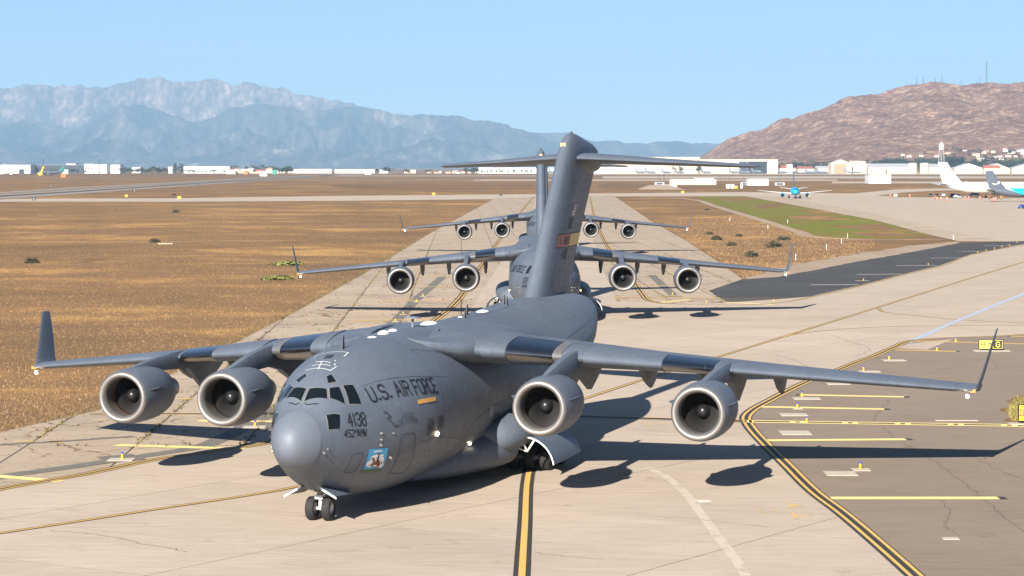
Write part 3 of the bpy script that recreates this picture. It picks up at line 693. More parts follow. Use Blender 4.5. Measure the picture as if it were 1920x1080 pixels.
    for sd in (1,-1):
        z0,z1=10.3,10.98
        g=MB(); fin_quad(g,[(lef(z0)+1.5,z0),(lef(z1)+1.5,z1),(lef(z1)+4.6,z1),(lef(z0)+4.6,z0)],sd,.014); band=g.build('fin_stripe',M['red_band'],fin,recalc=False)
        g=MB(); fin_quad(g,[(lef(z0)+4.6,z0),(lef(z1)+4.6,z1),(tef(z1)-.25,z1),(tef(z0)-.25,z0)],sd,.014); g.build('fin_stripe',M['gold_band'],fin,recalc=False)
        g=MB(); fin_quad(g,[(lef(z1)+1.45,z1),(lef(z1)+1.5,z1+.06),(tef(z1)-.25,z1+.06),(tef(z1)-.25,z1)],sd,.016); fin_quad(g,[(lef(z0)+1.45,z0-.06),(lef(z0)+1.45,z0),(tef(z0)-.25,z0),(tef(z0)-.25,z0-.06)],sd,.016); g.build('fin_stripe_border',M['ink'],fin,recalc=False)
        fin_text('MARCH',lef(10.42)+2.9,10.42,.44,.26,.06,sd,M['ink_faded'],1.5)
        g=MB()
        for k in range(8):
            a=k*math.pi/4; sc=lef(10.64)+2.2
            for q0,q1 in ((.08,.24),):
                V=[(fin_x(sc,10.64,sd)+sd*(.022+.001*k),sc+rr*math.cos(a+da),10.64+rr*math.sin(a+da)) for rr,da in ((q0,-.3),(q1,-.25),(q1,.25),(q0,.3))]
                g.add(V,[(0,1,2,3)])
        g.build('fin_emblem',M['flag_blue'],fin,recalc=False)
        fin_text('AFRC',lef(11.3)+3.3,11.3,.52,.24,.075,sd,M['ink'],1.15)
        if code: fin_text('4'+code,lef(9.6)+3.3,9.6,.54,.2,.07,sd,M['ink'],1.15)
        # flag: stripes stacked, canton toward the fin's leading edge
        zf,sf=12.0,lef(12.0)+3.5
        for k in range(9):
            g=MB(); za=zf+k*.078; fin_quad(g,[(sf+(za-zf)*.9,za),(sf+(za-zf+.078)*.9,za+.076),(sf+1.0+(za-zf+.078)*.9,za+.076),(sf+1.0+(za-zf)*.9,za)],sd,.014,n=4); g.build('flag_stripe',M['flag_red'] if k%2==0 else M['flag_white'],fin,recalc=False)
        g=MB(); fin_quad(g,[(sf+.30,zf+.34),(sf+.62,zf+.70),(sf+1.05,zf+.70),(sf+.72,zf+.34)],sd,.018,n=4); g.build('flag_canton',M['flag_blue'],fin,recalc=False)
    g=MB()
    for a,c_ in ((8.0,15.1),):
        for sd in (1,-1): fin_quad(g,[(tef(8)-2.3,8.0),(tef(15.1)-2.3,15.1),(tef(15.1)-2.26,15.1),(tef(8)-2.26,8.0)],sd,.008,n=1)
        for sd in (1,-1): fin_quad(g,[(tef(11.4)-2.3,11.38),(tef(11.4)-2.28,11.42),(tef(11.4)-.1,11.42),(tef(11.4)-.1,11.38)],sd,.010,n=6)
    g.build('rudder_seam',M['seam'],fin,recalc=False)
    g=MB(); rg=[]
    for s,hw,zt,zb in ((44.6,.10,15.6,15.3),(45.5,.45,15.85,14.9),(47.5,.62,15.95,14.5),(50,.58,15.8,14.4),(52,.35,15.55,14.6),(53,.08,15.4,15.0)):
        rg.append([(hw*math.cos(a),s,(zt+zb)/2+(zt-zb)/2*math.sin(a)) for a in [2*math.pi*i/20 for i in range(20)]])
    g.loft(rg); g.build('tail_bullet',M['skin'],fin,auto=40)
    g=MB(); g.lathe([(16.74,.10),(16.83,.09),(16.9,.04),(16.92,0)],'z',(0,46.1,0),12); g.build('tail_beacon',M['dark_panel'],fin,smooth=True)
    g=MB(); g.add([(.16,44.47,16.02),(.16,44.52,16.22),(-.16,44.52,16.22),(-.16,44.47,16.02)],[(0,1,2,3)]); g.v=[(x,s-.30,z) for x,s,z in g.v]; g.build('fin_tip_marking',M['yellow_bar'],fin)
    for sg in (1,-1):
        rg=[]
        for y,le,te,z,t in ((.25,45.3,51.2,15.36,.11),(1,45.75,51.4,15.33,.11),(5,48.45,52.6,15.12,.10),(9.6,51.4,53.9,14.89,.09),(9.91,51.9,53.9,14.875,.02)):
            c=te-le; rg.append([(sg*y,le+x*c,z+h*t*c) for x,h in AF])
        g=MB(); g.loft(rg); g.build('tailplane',M['skin'],root,auto=35)
    # main gear sponsons
    for sg in (1,-1):
        b=MB(); rg=[]
        for s,xi,xo,zt,zb in ((12.6,.8,1.3,.95,.60),(14.2,1.0,2.3,1.5,.52),(16.0,1.2,2.95,1.9,.47),(18.0,1.4,3.55,2.2,.46),(19.4,1.5,3.95,2.35,.48),(20.15,1.5,4.1,2.4,.52),(20.2,1.5,4.0,2.4,1.45),(23,1.5,4.2,2.7,1.5),(26,1.5,4.2,2.7,1.5),(26.1,1.5,4.25,2.7,.6),(29,1.8,4.0,2.6,.7),(31.5,2.2,3.5,2.5,1.2),(33,2.6,3.1,2.4,1.8)):
            rg.append([(sg*((xi+xo)/2+(xo-xi)/2*math.copysign(abs(math.cos(a))**.8,math.cos(a))),s,(zt+zb)/2+(zt-zb)/2*math.copysign(abs(math.sin(a))**.8,math.sin(a))) for a in [2*math.pi*i/28 for i in range(28)]])
        b.loft(rg); b.build('gear_sponson',M['skin'],root,auto=45)
        # upper bulge ahead of the gear
        b=MB(); rg=[]
        for s,xo,zt,zb in ((18.0,3.2,2.4,1.6),(18.5,3.9,2.7,1.3),(19.2,4.35,2.9,1.1),(20.4,4.6,3.05,1.1),(23,4.8,3.2,1.5),(26,4.8,3.4,1.5),(28.5,4.2,3.1,1.6)):
            rg.append([(sg*(2.6+(xo-2.6)*max(0,math.cos(a))**.7 if math.cos(a)>0 else 2.6),s,(zt+zb)/2+(zt-zb)/2*math.sin(a)) for a in [2*math.pi*i/24 for i in range(24)]])
        b.loft(rg); b.build('gear_bulge',M['skin'],root,auto=45)
        for k,s in enumerate((22.9,25.3)):
            for x in (3.1,3.95,4.75):
                wheel('main_wheel',root,(sg*x,s,.62),.62,.50)
            b=MB(); b.tube([(sg*2.9,s,.62),(sg*4.9,s,.62)],.13,10); b.tube([(sg*3.9,s,.62),(sg*3.9,s+.2,2.4)],.2,12); b.tube([(sg*4.8,s,.62),(sg*4.2,s+.2,2.0)],.1,8); b.build('main_gear_strut',M['gear_grey'],root,auto=40)
        # open gear door: curved shell hanging outboard
        b=MB(); rg=[]; n_=14
        for s in (20.3,23.0,26.2):
            o=[];i_=[]
            for j in range(n_+1):
                a=R(100-92*j/n_); k=1-.12*(s>24); o.append((sg*(4.30+1.55*k*math.cos(a)),s,.38+1.55*k*math.sin(a))); i_.append((sg*(4.30+1.49*k*math.cos(a)),s,.38+1.48*k*math.sin(a)))
            rg.append(o+i_[::-1])
        b.loft(rg); dr=b.build('main_gear_door',M['skin'],root,auto=40)
        b=MB(); o=[];pp=rg[0]
        b.add([(p[0],p[1]-.03,p[2]) for p in pp],[(j,j+1,2*n_+1-j-1+0,2*n_+1-j) for j in range(n_)]); b.build('door_edge',M['gear_white'],dr)
        b=MB(); b.tube([(sg*4.15,20.25,1.95),(sg*4.5,20.25,1.2)],.05,8); b.tube([(sg*4.5,20.25,1.2),(sg*4.85,20.25,1.75)],.05,8); b.tube([(sg*3.9,20.25,1.4),(sg*4.5,20.25,1.2)],.04,8); b.build('door_hinge',M['gear_white'],dr,smooth=True)
        b=MB(); skin_line(b,[(22.6,0),(22.6,1)],.02,.01)
        # landing light in the fuselage side and a second one lower aft
        for s,p,rr in ((9.68,-12.4,.085),(16.19,-34.2,.075)):
            ph=p if sg==1 else 180-p
            g=MB(); a=Vector(surf(s,R(ph),.02)); nrm=(Vector(surf(s,R(ph),.1))-a).normalized()
            for i in range(1):
                e=[]; 
                for t in range(12):
                    an=2*math.pi*t/12; u=Vector((0,1,0)); v=nrm.cross(u).normalized(); e.append(a+nrm*.03+(u*math.cos(an)+v*math.sin(an))*rr)
                g.add([a+nrm*.06]+e,[(0,1+t,1+(t+1)%12) for t in range(12)])
            g.build('landing_light',M['lamp'],body,smooth=True)
    # nose gear
    for x in (-.36,.36): wheel('nose_wheel',root,(x,3.99,.50),.50,.38)
    b=MB(); b.tube([(0,4.0,.50),(0,3.98,1.05)],.085,12); b.tube([(-.42,3.99,.50),(.42,3.99,.50)],.07,10); b.box((0,3.86,1.0),(.34,.2,.16)); b.build('nose_gear_piston',M['gear_white'],root,auto=40)
    b=MB(); b.tube([(0,3.98,.95),(0,3.95,1.9)],.14,14); b.tube([(0,3.7,1.25),(0,3.9,1.5)],.06,8); b.tube([(.0,4.1,1.0),(0,4.45,.85),(0,4.15,.55)],.05,8)
    b.tube([(-.25,3.9,1.6),(.25,3.9,1.6)],.07,8); b.tube([(0,4.05,1.3),(0,5.6,1.25)],.07,8); b.box((.22,3.75,1.45),(.12,.16,.2)); b.box((-.24,3.75,1.5),(.14,.16,.2)); b.build('nose_gear_strut',M['gear_grey'],root,auto=40)
    for x in (-.2,.2):
        b=MB(); b.lathe([(-.06,.0),(-.03,.07),(.05,.075),(.06,.0)],'y',(x,3.62,1.36),12); b.build('taxi_lamp_housing',M['gear_white'],root,smooth=True)
    for sg in (1,-1):
        b=MB(); V=[]
        for s in (2.75,4.9):
            for k,(x,z) in enumerate(((.42,1.52),(.75,1.38),(1.08,1.18))):
                dz=.10 if s>4 else 0
                V+=[(sg*x,s,z-dz*1.5),(sg*x+sg*.015,s,z-dz*1.5+.05)]
        b.add(V,[(0,2,8,6),(2,4,10,8),(1,7,9,3),(3,9,11,5),(0,1,3,2),(2,3,5,4),(6,8,9,7),(8,10,11,9),(0,6,7,1),(4,5,11,10)]); d_=b.build('nose_gear_door',M['skin'],root)
        b=MB(); b.box((sg*.85,2.74,1.30),(.62,.03,.08),0); b.v=[(x,s,z-(abs(x)-.85)*.55) for x,s,z in b.v]; b.build('door_edge',M['gear_white'],d_)
    return root

# ---------------------------------------------------------------- ground
GP=lambda L:[gp(*p) for p in L]
def clip(poly,cl):
    """Sutherland-Hodgman: poly clipped by a convex counter-clockwise polygon"""
    out=poly
    for i in range(len(cl)):
        a,b=cl[i],cl[(i+1)%len(cl)]; inp=out; out=[]
        def side(p): return (b[0]-a[0])*(p[1]-a[1])-(b[1]-a[1])*(p[0]-a[0])
        for j in range(len(inp)):
            p,q=inp[j],inp[(j+1)%len(inp)]; sp,sq=side(p),side(q)
            if sp>=0: out.append(p)
            if (sp>=0)!=(sq>=0):
                t=sp/(sp-sq); out.append((p[0]+(q[0]-p[0])*t,p[1]+(q[1]-p[1])*t))
        if not out: return []
    return out
def area(p): return .5*sum(p[i][0]*p[(i+1)%len(p)][1]-p[(i+1)%len(p)][0]*p[i][1] for i in range(len(p)))
def inside(pt,poly):
    c=False; x,y=pt
    for i in range(len(poly)):
        x1,y1=poly[i]; x2,y2=poly[i-1]
        if (y1>y)!=(y2>y) and x<(x2-x1)*(y-y1)/(y2-y1)+x1: c=not c
    return c
def smooth(pts,n=6):
    P=[Vector(p) for p in pts]; out=[]
    for i in range(len(P)-1):
        p0=P[max(0,i-1)];p1=P[i];p2=P[i+1];p3=P[min(len(P)-1,i+2)]
        # centripetal tangents keep long and short spans apart
        d1=max(1e-6,(p2-p1).length); d0=max(1e-6,(p1-p0).length) if i>0 else d1; d2=max(1e-6,(p3-p2).length) if i<len(P)-2 else d1
        m1=((p1-p0)/d0+(p2-p1)/d1)/2*d1 if i>0 else (p2-p1); m2=((p2-p1)/d1+(p3-p2)/d2)/2*d1 if i<len(P)-2 else (p2-p1)
        for k in range(n):
            t=k/n; h=[2*t**3-3*t*t+1,t**3-2*t*t+t,-2*t**3+3*t*t,t**3-t*t]
            out.append(p1*h[0]+m1*h[1]+p2*h[2]+m2*h[3])
    out.append(P[-1]); return [(p.x,p.y) for p in out]
def ribbon(mb,pts,wd,off=0.0,z=0.0,mi=0):
    P=[Vector(p) for p in pts]; V=[]
    for i,p in enumerate(P):
        d=(P[min(i+1,len(P)-1)]-P[max(i-1,0)]).normalized(); n=Vector((-d.y,d.x))
        a=p+n*(off+wd/2); b=p+n*(off-wd/2); V+=[(a.x,a.y,z),(b.x,b.y,z)]
    mb.add(V,[(2*i,2*i+1,2*i+3,2*i+2) for i in range(len(P)-1)],mi)
def densify(poly,d):
    out=[]
    for i in range(len(poly)):
        a,b=Vector(poly[i]),Vector(poly[(i+1)%len(poly)]); n=max(1,int((b-a).length/d))
        out+=[tuple(a+(b-a)*k/n) for k in range(n)]
    return out
def rough_edge(poly,amp,d=1.2,seed=0):
    r=random.Random(seed); return [(x+r.uniform(-amp,amp),y+r.uniform(-amp,amp)) for x,y in densify(poly,d)]
def flat(name,poly,z,m,kind='structure',tri=True):
    b=MB(); b.sheet(poly,z); me=b.mesh(name,m,recalc=False); bm=bmesh.new(); bm.from_mesh(me)
    bmesh.ops.triangulate(bm,faces=bm.faces); bmesh.ops.recalc_face_normals(bm,faces=bm.faces)
    if sum(f.normal.z for f in bm.faces)<0: bmesh.ops.reverse_faces(bm,faces=bm.faces)
    bm.to_mesh(me); bm.free(); o=bpy.data.objects.new(name,me); link(o); return tag(o,kind=kind)

M['grass']=field_mat('dry_field',[(.38,(0.145,0.088,0.046)),(.46,(0.185,0.110,0.055)),(.52,(0.225,0.132,0.060)),(.56,(0.320,0.185,0.073)),(.62,(0.430,0.255,0.095))],.016,.07,1.3,bump=.25,wts=(.52,.33,.15))
M['far_grass']=field_mat('far_dry_field',[(.38,(0.118,0.072,0.035)),(.47,(0.171,0.099,0.046)),(.53,(0.212,0.121,0.055)),(.62,(0.318,0.186,0.080))],.006,.03,.3)
M['green']=field_mat('green_field',[(.40,(.10,.125,.020)),(.455,(.185,.120,.040)),(.485,(.17,.165,.030)),(.515,(.11,.155,.018)),(.55,(.24,.165,.05)),(.60,(.12,.165,.020))],.022,.05,.5,wts=(.40,.40,.20))
M['dirt']=field_mat('bare_dirt',[(.35,(.24,.18,.13)),(.5,(.33,.25,.18)),(.65,(.40,.32,.23))],.04,.2,2)
ground=MB()
NX,NYs=24,[-120,0,60,100,160,240,400,700,1200,2200,4200,8000,14000,24000,45000]
V=[];F=[]
for y in NYs:
    for i in range(NX+1):
        x=(i/NX-.5)*(24000 if y>4000 else 6000+y*4.5); V.append((x,y,-.10))
for j in range(len(NYs)-1):
    for i in range(NX): a=j*(NX+1)+i; F.append((a,a+1,a+NX+2,a+NX+1))
ground.add(V,F); tag(ground.build('ground',M['grass'],recalc=False),kind='structure')

OLD_LEFT=[(-330,905),(0,810),(187,768),(440,643),(557,583),(684,512),(800,441),(930,371)]
OLD_RIGHT=[(1149,366),(1220,414),(1287,451.5),(1345,490),(1392,523),(1329,545),(1362,566)]
old=GP(OLD_LEFT+OLD_RIGHT)+GP([(1156,575),(1010,700),(700,905),(300,960),(-330,1010)])
STRIP=GP([(884,577),(938.6,492),(985,430),(1003,380),(1006,368.5),(1092,368.5),(1106,430),(1133,512),(1156,565)])
NEWL=[(-420,1015),(0,917),(160,889),(290,862),(400,846),(520,824),(640,745),(760,655),(850,600),(884,577)]
new=GP(NEWL)+GP([(1156,565),(1250,570),(1350,568),(1460,561),(1518,556),(1609,535.5),(1689,515),(1761,498),(1821,476.5),(1925,456),(2300,440)])+[(120,380),(140,160),(140,30),(-60,30)]

def slabs(owner,poly,ang,size,z,mt,y_max,hide=(),limit=298,gap=.055,thick=.07):
    """grid of concrete slabs with open joints, clipped to the pavement's outline"""
    ca,sa=math.cos(ang),math.sin(ang)
    loc=lambda p:(p[0]*ca+p[1]*sa,-p[0]*sa+p[1]*ca); glob=lambda q:(q[0]*ca-q[1]*sa,q[0]*sa+q[1]*ca)
    lp=[loc(p) for p in poly]
    if area(lp)<0: lp=lp[::-1]
    us=[p[0] for p in lp]; vs_=[p[1] for p in lp]; cand=[]; rest=[]
    hs=[[loc(p) for p in h] for h in hide]
    full=MB(); a=(size[0]-gap)/2; b_=(size[1]-gap)/2; full.prism([(-a,-b_),(a,-b_),(a,b_),(-a,b_)],-thick,0)
    fm=full.mesh('slab',mt)
    for i in range(int(math.floor(min(us)/size[0])),int(math.ceil(max(us)/size[0]))+1):
        for j in range(int(math.floor(min(vs_)/size[1])),int(math.ceil(max(vs_)/size[1]))+1):
            cu,cv=(i+.5)*size[0],(j+.5)*size[1]; g=glob((cu,cv))
            unseen=g[1]<84 or abs(g[0])>g[1]*.235+14
            q=[(cu-a,cv-b_),(cu+a,cv-b_),(cu+a,cv+b_),(cu-a,cv+b_)]
            if any(all(inside(p,h) for p in q+[(cu,cv)]) for h in hs): continue
            pc=clip(lp,q)
            if len(pc)<3 or abs(area(pc))<1.0: continue
            cand.append((g[1]+(9999 if unseen else 0),cu,cv,pc,abs(area(pc))>.995*4*a*b_))
    cand.sort(key=lambda c:c[0]); k=0; far=MB()
    for gy,cu,cv,pc,is_full in cand:
        if gy<y_max and k<limit:
            g=glob((cu,cv)); dz=rng.uniform(-.0015,.0015)
            if is_full: o=inst('slab',fm,owner,(g[0],g[1],z+dz),ang)
            else:
                m_=MB(); m_.prism([(p[0]-cu,p[1]-cv) for p in pc],-thick,0); o=inst('slab',m_.mesh('slab',mt),owner,(g[0],g[1],z+dz),ang)
            k+=1
        else: far.prism([glob(p) for p in pc],z-thick,z)
    if far.v: tag(far.build('far_slab',mt,owner),kind='stuff')
    return k

ASPH_R=GP([(1329,545),(1392,524),(1460,519),(1532,505.5),(1604,491),(1689,476.5),(1797,456),(1917,452),(2000,447),(2000,452),(1921,457),(1821,476.5),(1761,498),(1689,515),(1609,535.5),(1518,556),(1345,557)])
ISL=[(1980,622),(1880,630),(1790,633),(1715,638),(1677,651),(1640,667),(1604,680),(1575,692),(1510,717),(1440,752),(1410,769),(1398,783),(1405,799),(1438,836),(1475,872),(1527,923),(1579,962),(1650,1022),(1722,1086),(1800,1160),(2000,1400),(2500,2000)]
isl_line=smooth(GP(ISL))
ISLAND=isl_line+[(70,30),(160,30),(160,230)]
base=flat('pavement_base',GP([(-420,1012),(-330,907),(0,811),(187,769),(440,644),(557,584),(684,513),(800,442),(930,372),(1149,366.8),(1220,415),(1287,452),(1345,491),(1391,523.5),(1460,521),(1604,492),(1797,457),(1910,453),(2300,442)])+[(120,380),(140,160),(140,30),(-60,30)],-.016,M['joint'])
tw=tag(empty('taxiway'),kind='structure'); ap=tag(empty('apron'),kind='structure'); ts=tag(empty('taxiway_strip'),kind='structure')
flat('joint_sealant',new,-.005,M['joint'])
n1=slabs(tw,old,R(1.2),(5.8,7.6),-.012,M['slab_old'],300,hide=[STRIP,new],gap=.11)
n2=slabs(ap,new,R(57),(7.35,7.35*2),0.0,M['slab_new'],230,hide=[ISLAND,ASPH_R])
n3=slabs(ts,STRIP,R(.6),(5.6,15),0.0,M['slab_strip'],420,hide=[new])
print('slabs',n1,n2,n3)
tag(flat('asphalt_shoulder',rough_edge(ASPH_R,.12,2,3),.006,M['asphalt_dark']))
flat('asphalt_island',ISLAND,.007,M['asphalt_grey'])
isl_wedge=flat('concrete_wedge',GP([(1681,653),(1702,645),(1788,635.5),(1738,656)]),.010,M['slab_strip'])

# far bands of pavement and grass
def band(name,pts,m,z=-.05): return flat(name,GP(pts),z,m)
band('cross_taxiway',[(-200,375.5),(100,372),(330,371.5),(640,367),(930,364.6),(1120,362.5),(1300,361),(1395,360),(1600,362.5),(1680,355),(1760,353),(1990,352),(1990,357),(1760,357.2),(1690,361),(1640,367),(1400,367.5),(1150,368),(1000,372),(930,373.2),(640,376.3),(330,378),(100,377.5),(-200,379)],M['slab_new'],-.055)
band('runway',[(-200,370),(0,359.7),(150,350),(300,342.6),(467,333),(620,327),(760,322),(840,322),(620,330),(450,342),(300,352.5),(150,364),(0,374.5),(-200,389)],M['asphalt_grey'],-.05)
bm_=MB()
for q in ([(-200,381),(0,367.5),(150,358.5),(300,348.4),(450,338.6),(620,328.8)],): ribbon(bm_,GP(q),9,0,-.045)
tag(bm_.build('runway_rubber',M['asphalt_dark'],recalc=False),kind='structure')
bm_=MB()
for q,wd in (([(-200,378.5),(0,365.2),(150,356.4),(300,347)],1.2),([(-200,384),(0,370.6),(150,361),(300,350.6),(450,340.6)],1.6),([(-200,371.5),(0,361),(150,351.2),(300,343.6),(450,335)],1.4)): ribbon(bm_,GP(q),wd,0,-.043)
tag(bm_.build('runway_marking',M['white_line'],recalc=False),kind='structure')
flat('apron_shoulder',GP([(1396,367.5),(1460,379),(1640,412.4),(1745,440.4),(1800,452.4),(1885,452.6),(1765,429),(1640,401.5),(1520,378),(1450,368)]),-.036,M['slab_old'])
bm_=MB(); ribbon(bm_,smooth(GP([(40,452),(200,451.5),(300,453),(420,450.5),(520,451.5)])),1.5,0,-.09); tag(bm_.build('dirt_track',M['dirt'],recalc=False),kind='structure')
bm_=MB(); ribbon(bm_,smooth(GP([(150,492),(230,477),(290,466),(340,455)])),1.6,0,-.092); tag(bm_.build('dirt_track',M['far_grass'],recalc=False),kind='structure')
band('apron_east',[(1390,366.5),(1640,366.6),(1690,369.2),(1780,370),(2100,371),(2100,460),(1912,452.5),(1800,452.3),(1745,440),(1640,412),(1460,378.5)],M['slab_strip'],-.045)
for y0,y1,x0,x1,m in ((329.2,330.4,600,1060,'slab_new'),(336.3,339.2,888,1570,'slab_new'),(330.6,334.5,1130,2000,'slab_new'),(320.5,327.8,1080,2000,'slab_strip'),(340.2,343.6,1560,2000,'slab_new'),(337.2,338.0,560,900,'dirt')):
    band('distant_taxiway',[(x0,y0),(x1,y0),(x1,y1),(x0,y1)],M[m],-.05)
for pts in ([(1130,344.5),(1260,342),(1420,346),(1500,352),(1380,353.5),(1180,355),(1120,352)],[(600,346),(1000,343),(1000,356),(700,358)],[(0,330),(400,331),(480,325),(0,324)]):
    band('dry_grass_strip',pts,M['far_grass'],-.06)
flat('green_field',rough_edge(GP([(1295,365),(1390,366.5),(1460,378.5),(1640,412),(1745,440),(1690,447),(1545,445),(1440,416),(1370,393),(1330,380)]),3.5,9,5),-.075,M['green'])
for k,q in enumerate(([(1470,405),(1530,402),(1600,409),(1560,414),(1490,411)],[(1560,424),(1640,419),(1700,431),(1640,434)],[(1400,384),(1450,381),(1480,387),(1430,391)],[(1590,436),(1690,434),(1740,441),(1640,444)],[(1340,371),(1400,370),(1430,375),(1370,377)],[(1500,393),(1560,397),(1590,402),(1530,400)],[(1480,419),(1520,417),(1550,422),(1510,425)],[(1400,368),(1470,381),(1640,413),(1742,440),(1700,438),(1600,413),(1470,386),(1410,372)])): flat('dry_patch',rough_edge(GP(q),2.2,5,20+k),-.068-.0012*k,M['grass'])
bm_=MB(); ribbon(bm_,smooth(GP([(1262,370.5),(1300,374),(1340,386),(1390,401),(1440,416),(1500,435),(1545,445.5),(1640,449),(1770,448)])),3.2,0,-.065); tag(bm_.build('dirt_path',M['dirt'],recalc=False),kind='structure')
flat('dirt_verge',rough_edge(GP([(1395,523),(1480,496),(1600,476),(1700,461),(1790,452),(1800,456),(1689,476.5),(1604,491),(1532,505.5),(1460,519)]),.8,3,6),-.07,M['dirt'])
flat('verge_patch',rough_edge(GP([(1885,772),(1896,752),(1940,735),(2050,720),(2050,795),(1930,797),(1895,792)]),.5,1.0,8),.011,M['grass'])

# painted markings, each line one object
def mark(name,parts):
    mb=MB(); ms=[]
    for poly,m in parts:
        if m not in ms: ms.append(m)
        mi=ms.index(m)
        poly(mb,mi)
    o=mb.build(name,[M[k] for k in ms],recalc=False); return tag(o,kind='structure')
RB=lambda pts,wd,off,z:(lambda mb,mi:ribbon(mb,pts,wd,off,z,mi))
def double_line(name,pts,z=.012,wd=.16,sm=True,side=1):
    p=smooth(pts) if sm else pts
    mark(name,[(RB(p,wd*5,0,z),'black_paint'),(RB(p,wd,-side*wd*1.55,z+.004),'yellow'),(RB(p,wd,side*wd*1.0,z+.004),'yellow')])
# main guide line under the near aircraft
c=GP([(1006,830),(1000,860),(990,893),(984,985),(978,1085),(974,1150),(960,1500),(930,2300)])
mark('guide_line',[(RB(smooth(c),.64,0,.010),'black_paint'),(RB(smooth(c),.26,0,.014),'yellow')])
def thin(name,pts,wd=.40):
    p=smooth(GP(pts)); mark(name,[(RB(p,wd,0,.010),'black_paint'),(RB(p,wd*.42,0,.014),'yellow')])
thin('guide_line',[(-120,1018),(0,1000),(280,957),(560,912),(700,868),(850,820),(1097,747),(1205,712),(1350,668),(1460,634),(1645,576.5),(1780,534),(1920,491),(2050,452)],.44)
thin('guide_line',[(1640,578),(1647,578.5),(1649,581),(1660,585.5),(1715,591.5),(1792,599),(1920,605.5),(2060,610)],.34)
thin('guide_line',[(1470,632),(1486,627.5),(1544,620),(1653,613),(1920,609.5),(2060,609)],.34)
double_line('edge_line',GP([(-420,1015),(0,917),(160,889),(290,862),(400,846),(510,829),(640,747),(740,660),(800,612),(850,572),(895,510),(935,452),(975,400),(1000,369)]))
double_line('edge_line',GP([(1106,369),(1128,440),(1158,490),(1190,530),(1206,553),(1219,564),(1240,568.5)]),side=-1)
thin('edge_line',[(1240,568.5),(1300,571),(1400,571.5),(1465,567),(1518,557.5),(1609,537),(1689,516.5),(1761,499.5),(1821,478),(1925,457.5)],.5)
double_line('edge_line',isl_line[::1],sm=False,side=-1,wd=.155)
def hold(name,x0,x1,ya,yb):
    a,b=gp(x0,ya),gp(x1,yb); A,B=Vector(a),Vector(b); L_=(B-A).length; d=(B-A)/L_; parts=[(RB([a,b],1.35,0,.016),'yellow_bright')]
    u=.4
    while u<L_-2.4:
        for ln,gap_ in ((2.1,.32),(.28,.32)):
            p,q=A+d*u,A+d*(u+ln); parts.append((RB([tuple(p),tuple(q)],.55,0,.020),'black_paint')); u+=ln+gap_
    mark(name,parts)
hold('boundary_marking',1400,2060,790.3,800.5)
mark('boundary_marking',[(RB(GP([(1085,780.8),(1257,786.3),(1400,790)]),1.35,0,.012),'black_paint'),(RB(GP([(1085,780.8),(1257,786.3),(1400,790)]),.22,.56,.016),'yellow'),(RB(GP([(1085,780.8),(1257,786.3),(1400,790)]),.22,-.56,.016),'yellow_faded')])
hold_l=GP([(168,776.5),(306,775.8),(516,775.6),(620,776)])
mark('boundary_marking',[(RB(hold_l,1.2,0,.004),'yellow_faded'),(RB(hold_l,.5,0,.008),'black_paint')])
def bar(name,x0,y0,x1,y1,wd,m='yellow_bright',ends=True,z=.014):
    a,b=gp(x0,y0),gp(x1,y1); parts=[]
    if ends: d=(Vector(b)-Vector(a)).normalized(); parts.append((RB([tuple(Vector(a)-d*.3),tuple(Vector(b)+d*.35)],wd*1.05,0,z-.004),'black_paint'))
    parts.append((RB([a,b],wd,0,z),m)); mark(name,parts)
for x0,y0,x1,y1 in ((1500,740.6,1695,744.5),(1428,763,1658,767.5),(1440,826,1698,824),(1558,934.2,1872,934.2)): bar('shoulder_stripe',x0,y0,x1,y1,.85)
for x0,y0,x1,y1,m in ((-60,888,112,902.5,'yellow_bright'),(218,834.5,458,841.5,'yellow_bright'),(372,789,520,790.2,'yellow_bright'),(657,601.2,835,598.6,'yellow'),(714,564.8,840,562.2,'yellow'),(772,538.2,858,537,'yellow'),(773,517,870,516.4,'yellow'),(1152,556.6,1344,558,'yellow'),(1208,515.2,1300,514.8,'yellow'),(1180,535,1270,535.5,'yellow'),(1231,567.8,1294,561.6,'yellow_bright'),(1360,566.6,1450,571,'yellow_bright')): bar('shoulder_stripe',x0,y0,x1,y1,.85,m,False,.006)
for x0,y0,x1,y1 in ((1677,656.2,1792,659.2),(1715,639.5,1980,646.5),(1895,630.5,1990,632)): bar('shoulder_stripe',x0,y0,x1,y1,.8,'yellow',True)
for x0,y0,x1,y1 in ((1521,534.2,1611,534),(1607,514.4,1690,514.1),(1680,498,1756,497.4),(1744,484,1808,483.8),(1797,471.5,1858,471.2),(1844,460.8,1905,460.6),(1603,526.5,1630,526.5)): bar('shoulder_stripe',x0,y0,x1,y1,.7,'white_line',False,.012)
for x0,y0,x1,y1 in ((1690,424,1745,423.2),(1724,428.5,1775,427.6),(1755,435.5,1805,434.6),(1797,443.6,1850,442.2)): bar('parking_line',x0,y0,x1,y1,.7,'white_line',False,-.035)
for x0,y0,x1,y1 in ((26,827.5,58,827),(92,829,118,828.4),(565,603,597,602.8),(175,788,200,787.6),(330,748,362,748),(655,540,690,540)): bar('faded_stripe',x0,y0,x1,y1,.8,'yellow_faded',False,.004)
mark('blue_line',[(RB(smooth(GP([(1701,643),(1735,628),(1778,609),(1850,579),(1925,549),(2010,515)])),.6,0,.012),'blue_line')])  # pale blue band, broken by noise to the concrete tone
mark('erased_line',[(RB(smooth(GP([(1213,876),(1245,892),(1285,925),(1312,960),(1345,1005),(1380,1050),(1405,1090)])),.42,0,.006),'pale_paint')])
mark('repair_patch',[((lambda mb,mi:mb.sheet(rough_edge(GP([(1302,938),(1332,937),(1334,942),(1306,943)]),.08,.5,2),.006,mi)),'white_line')])
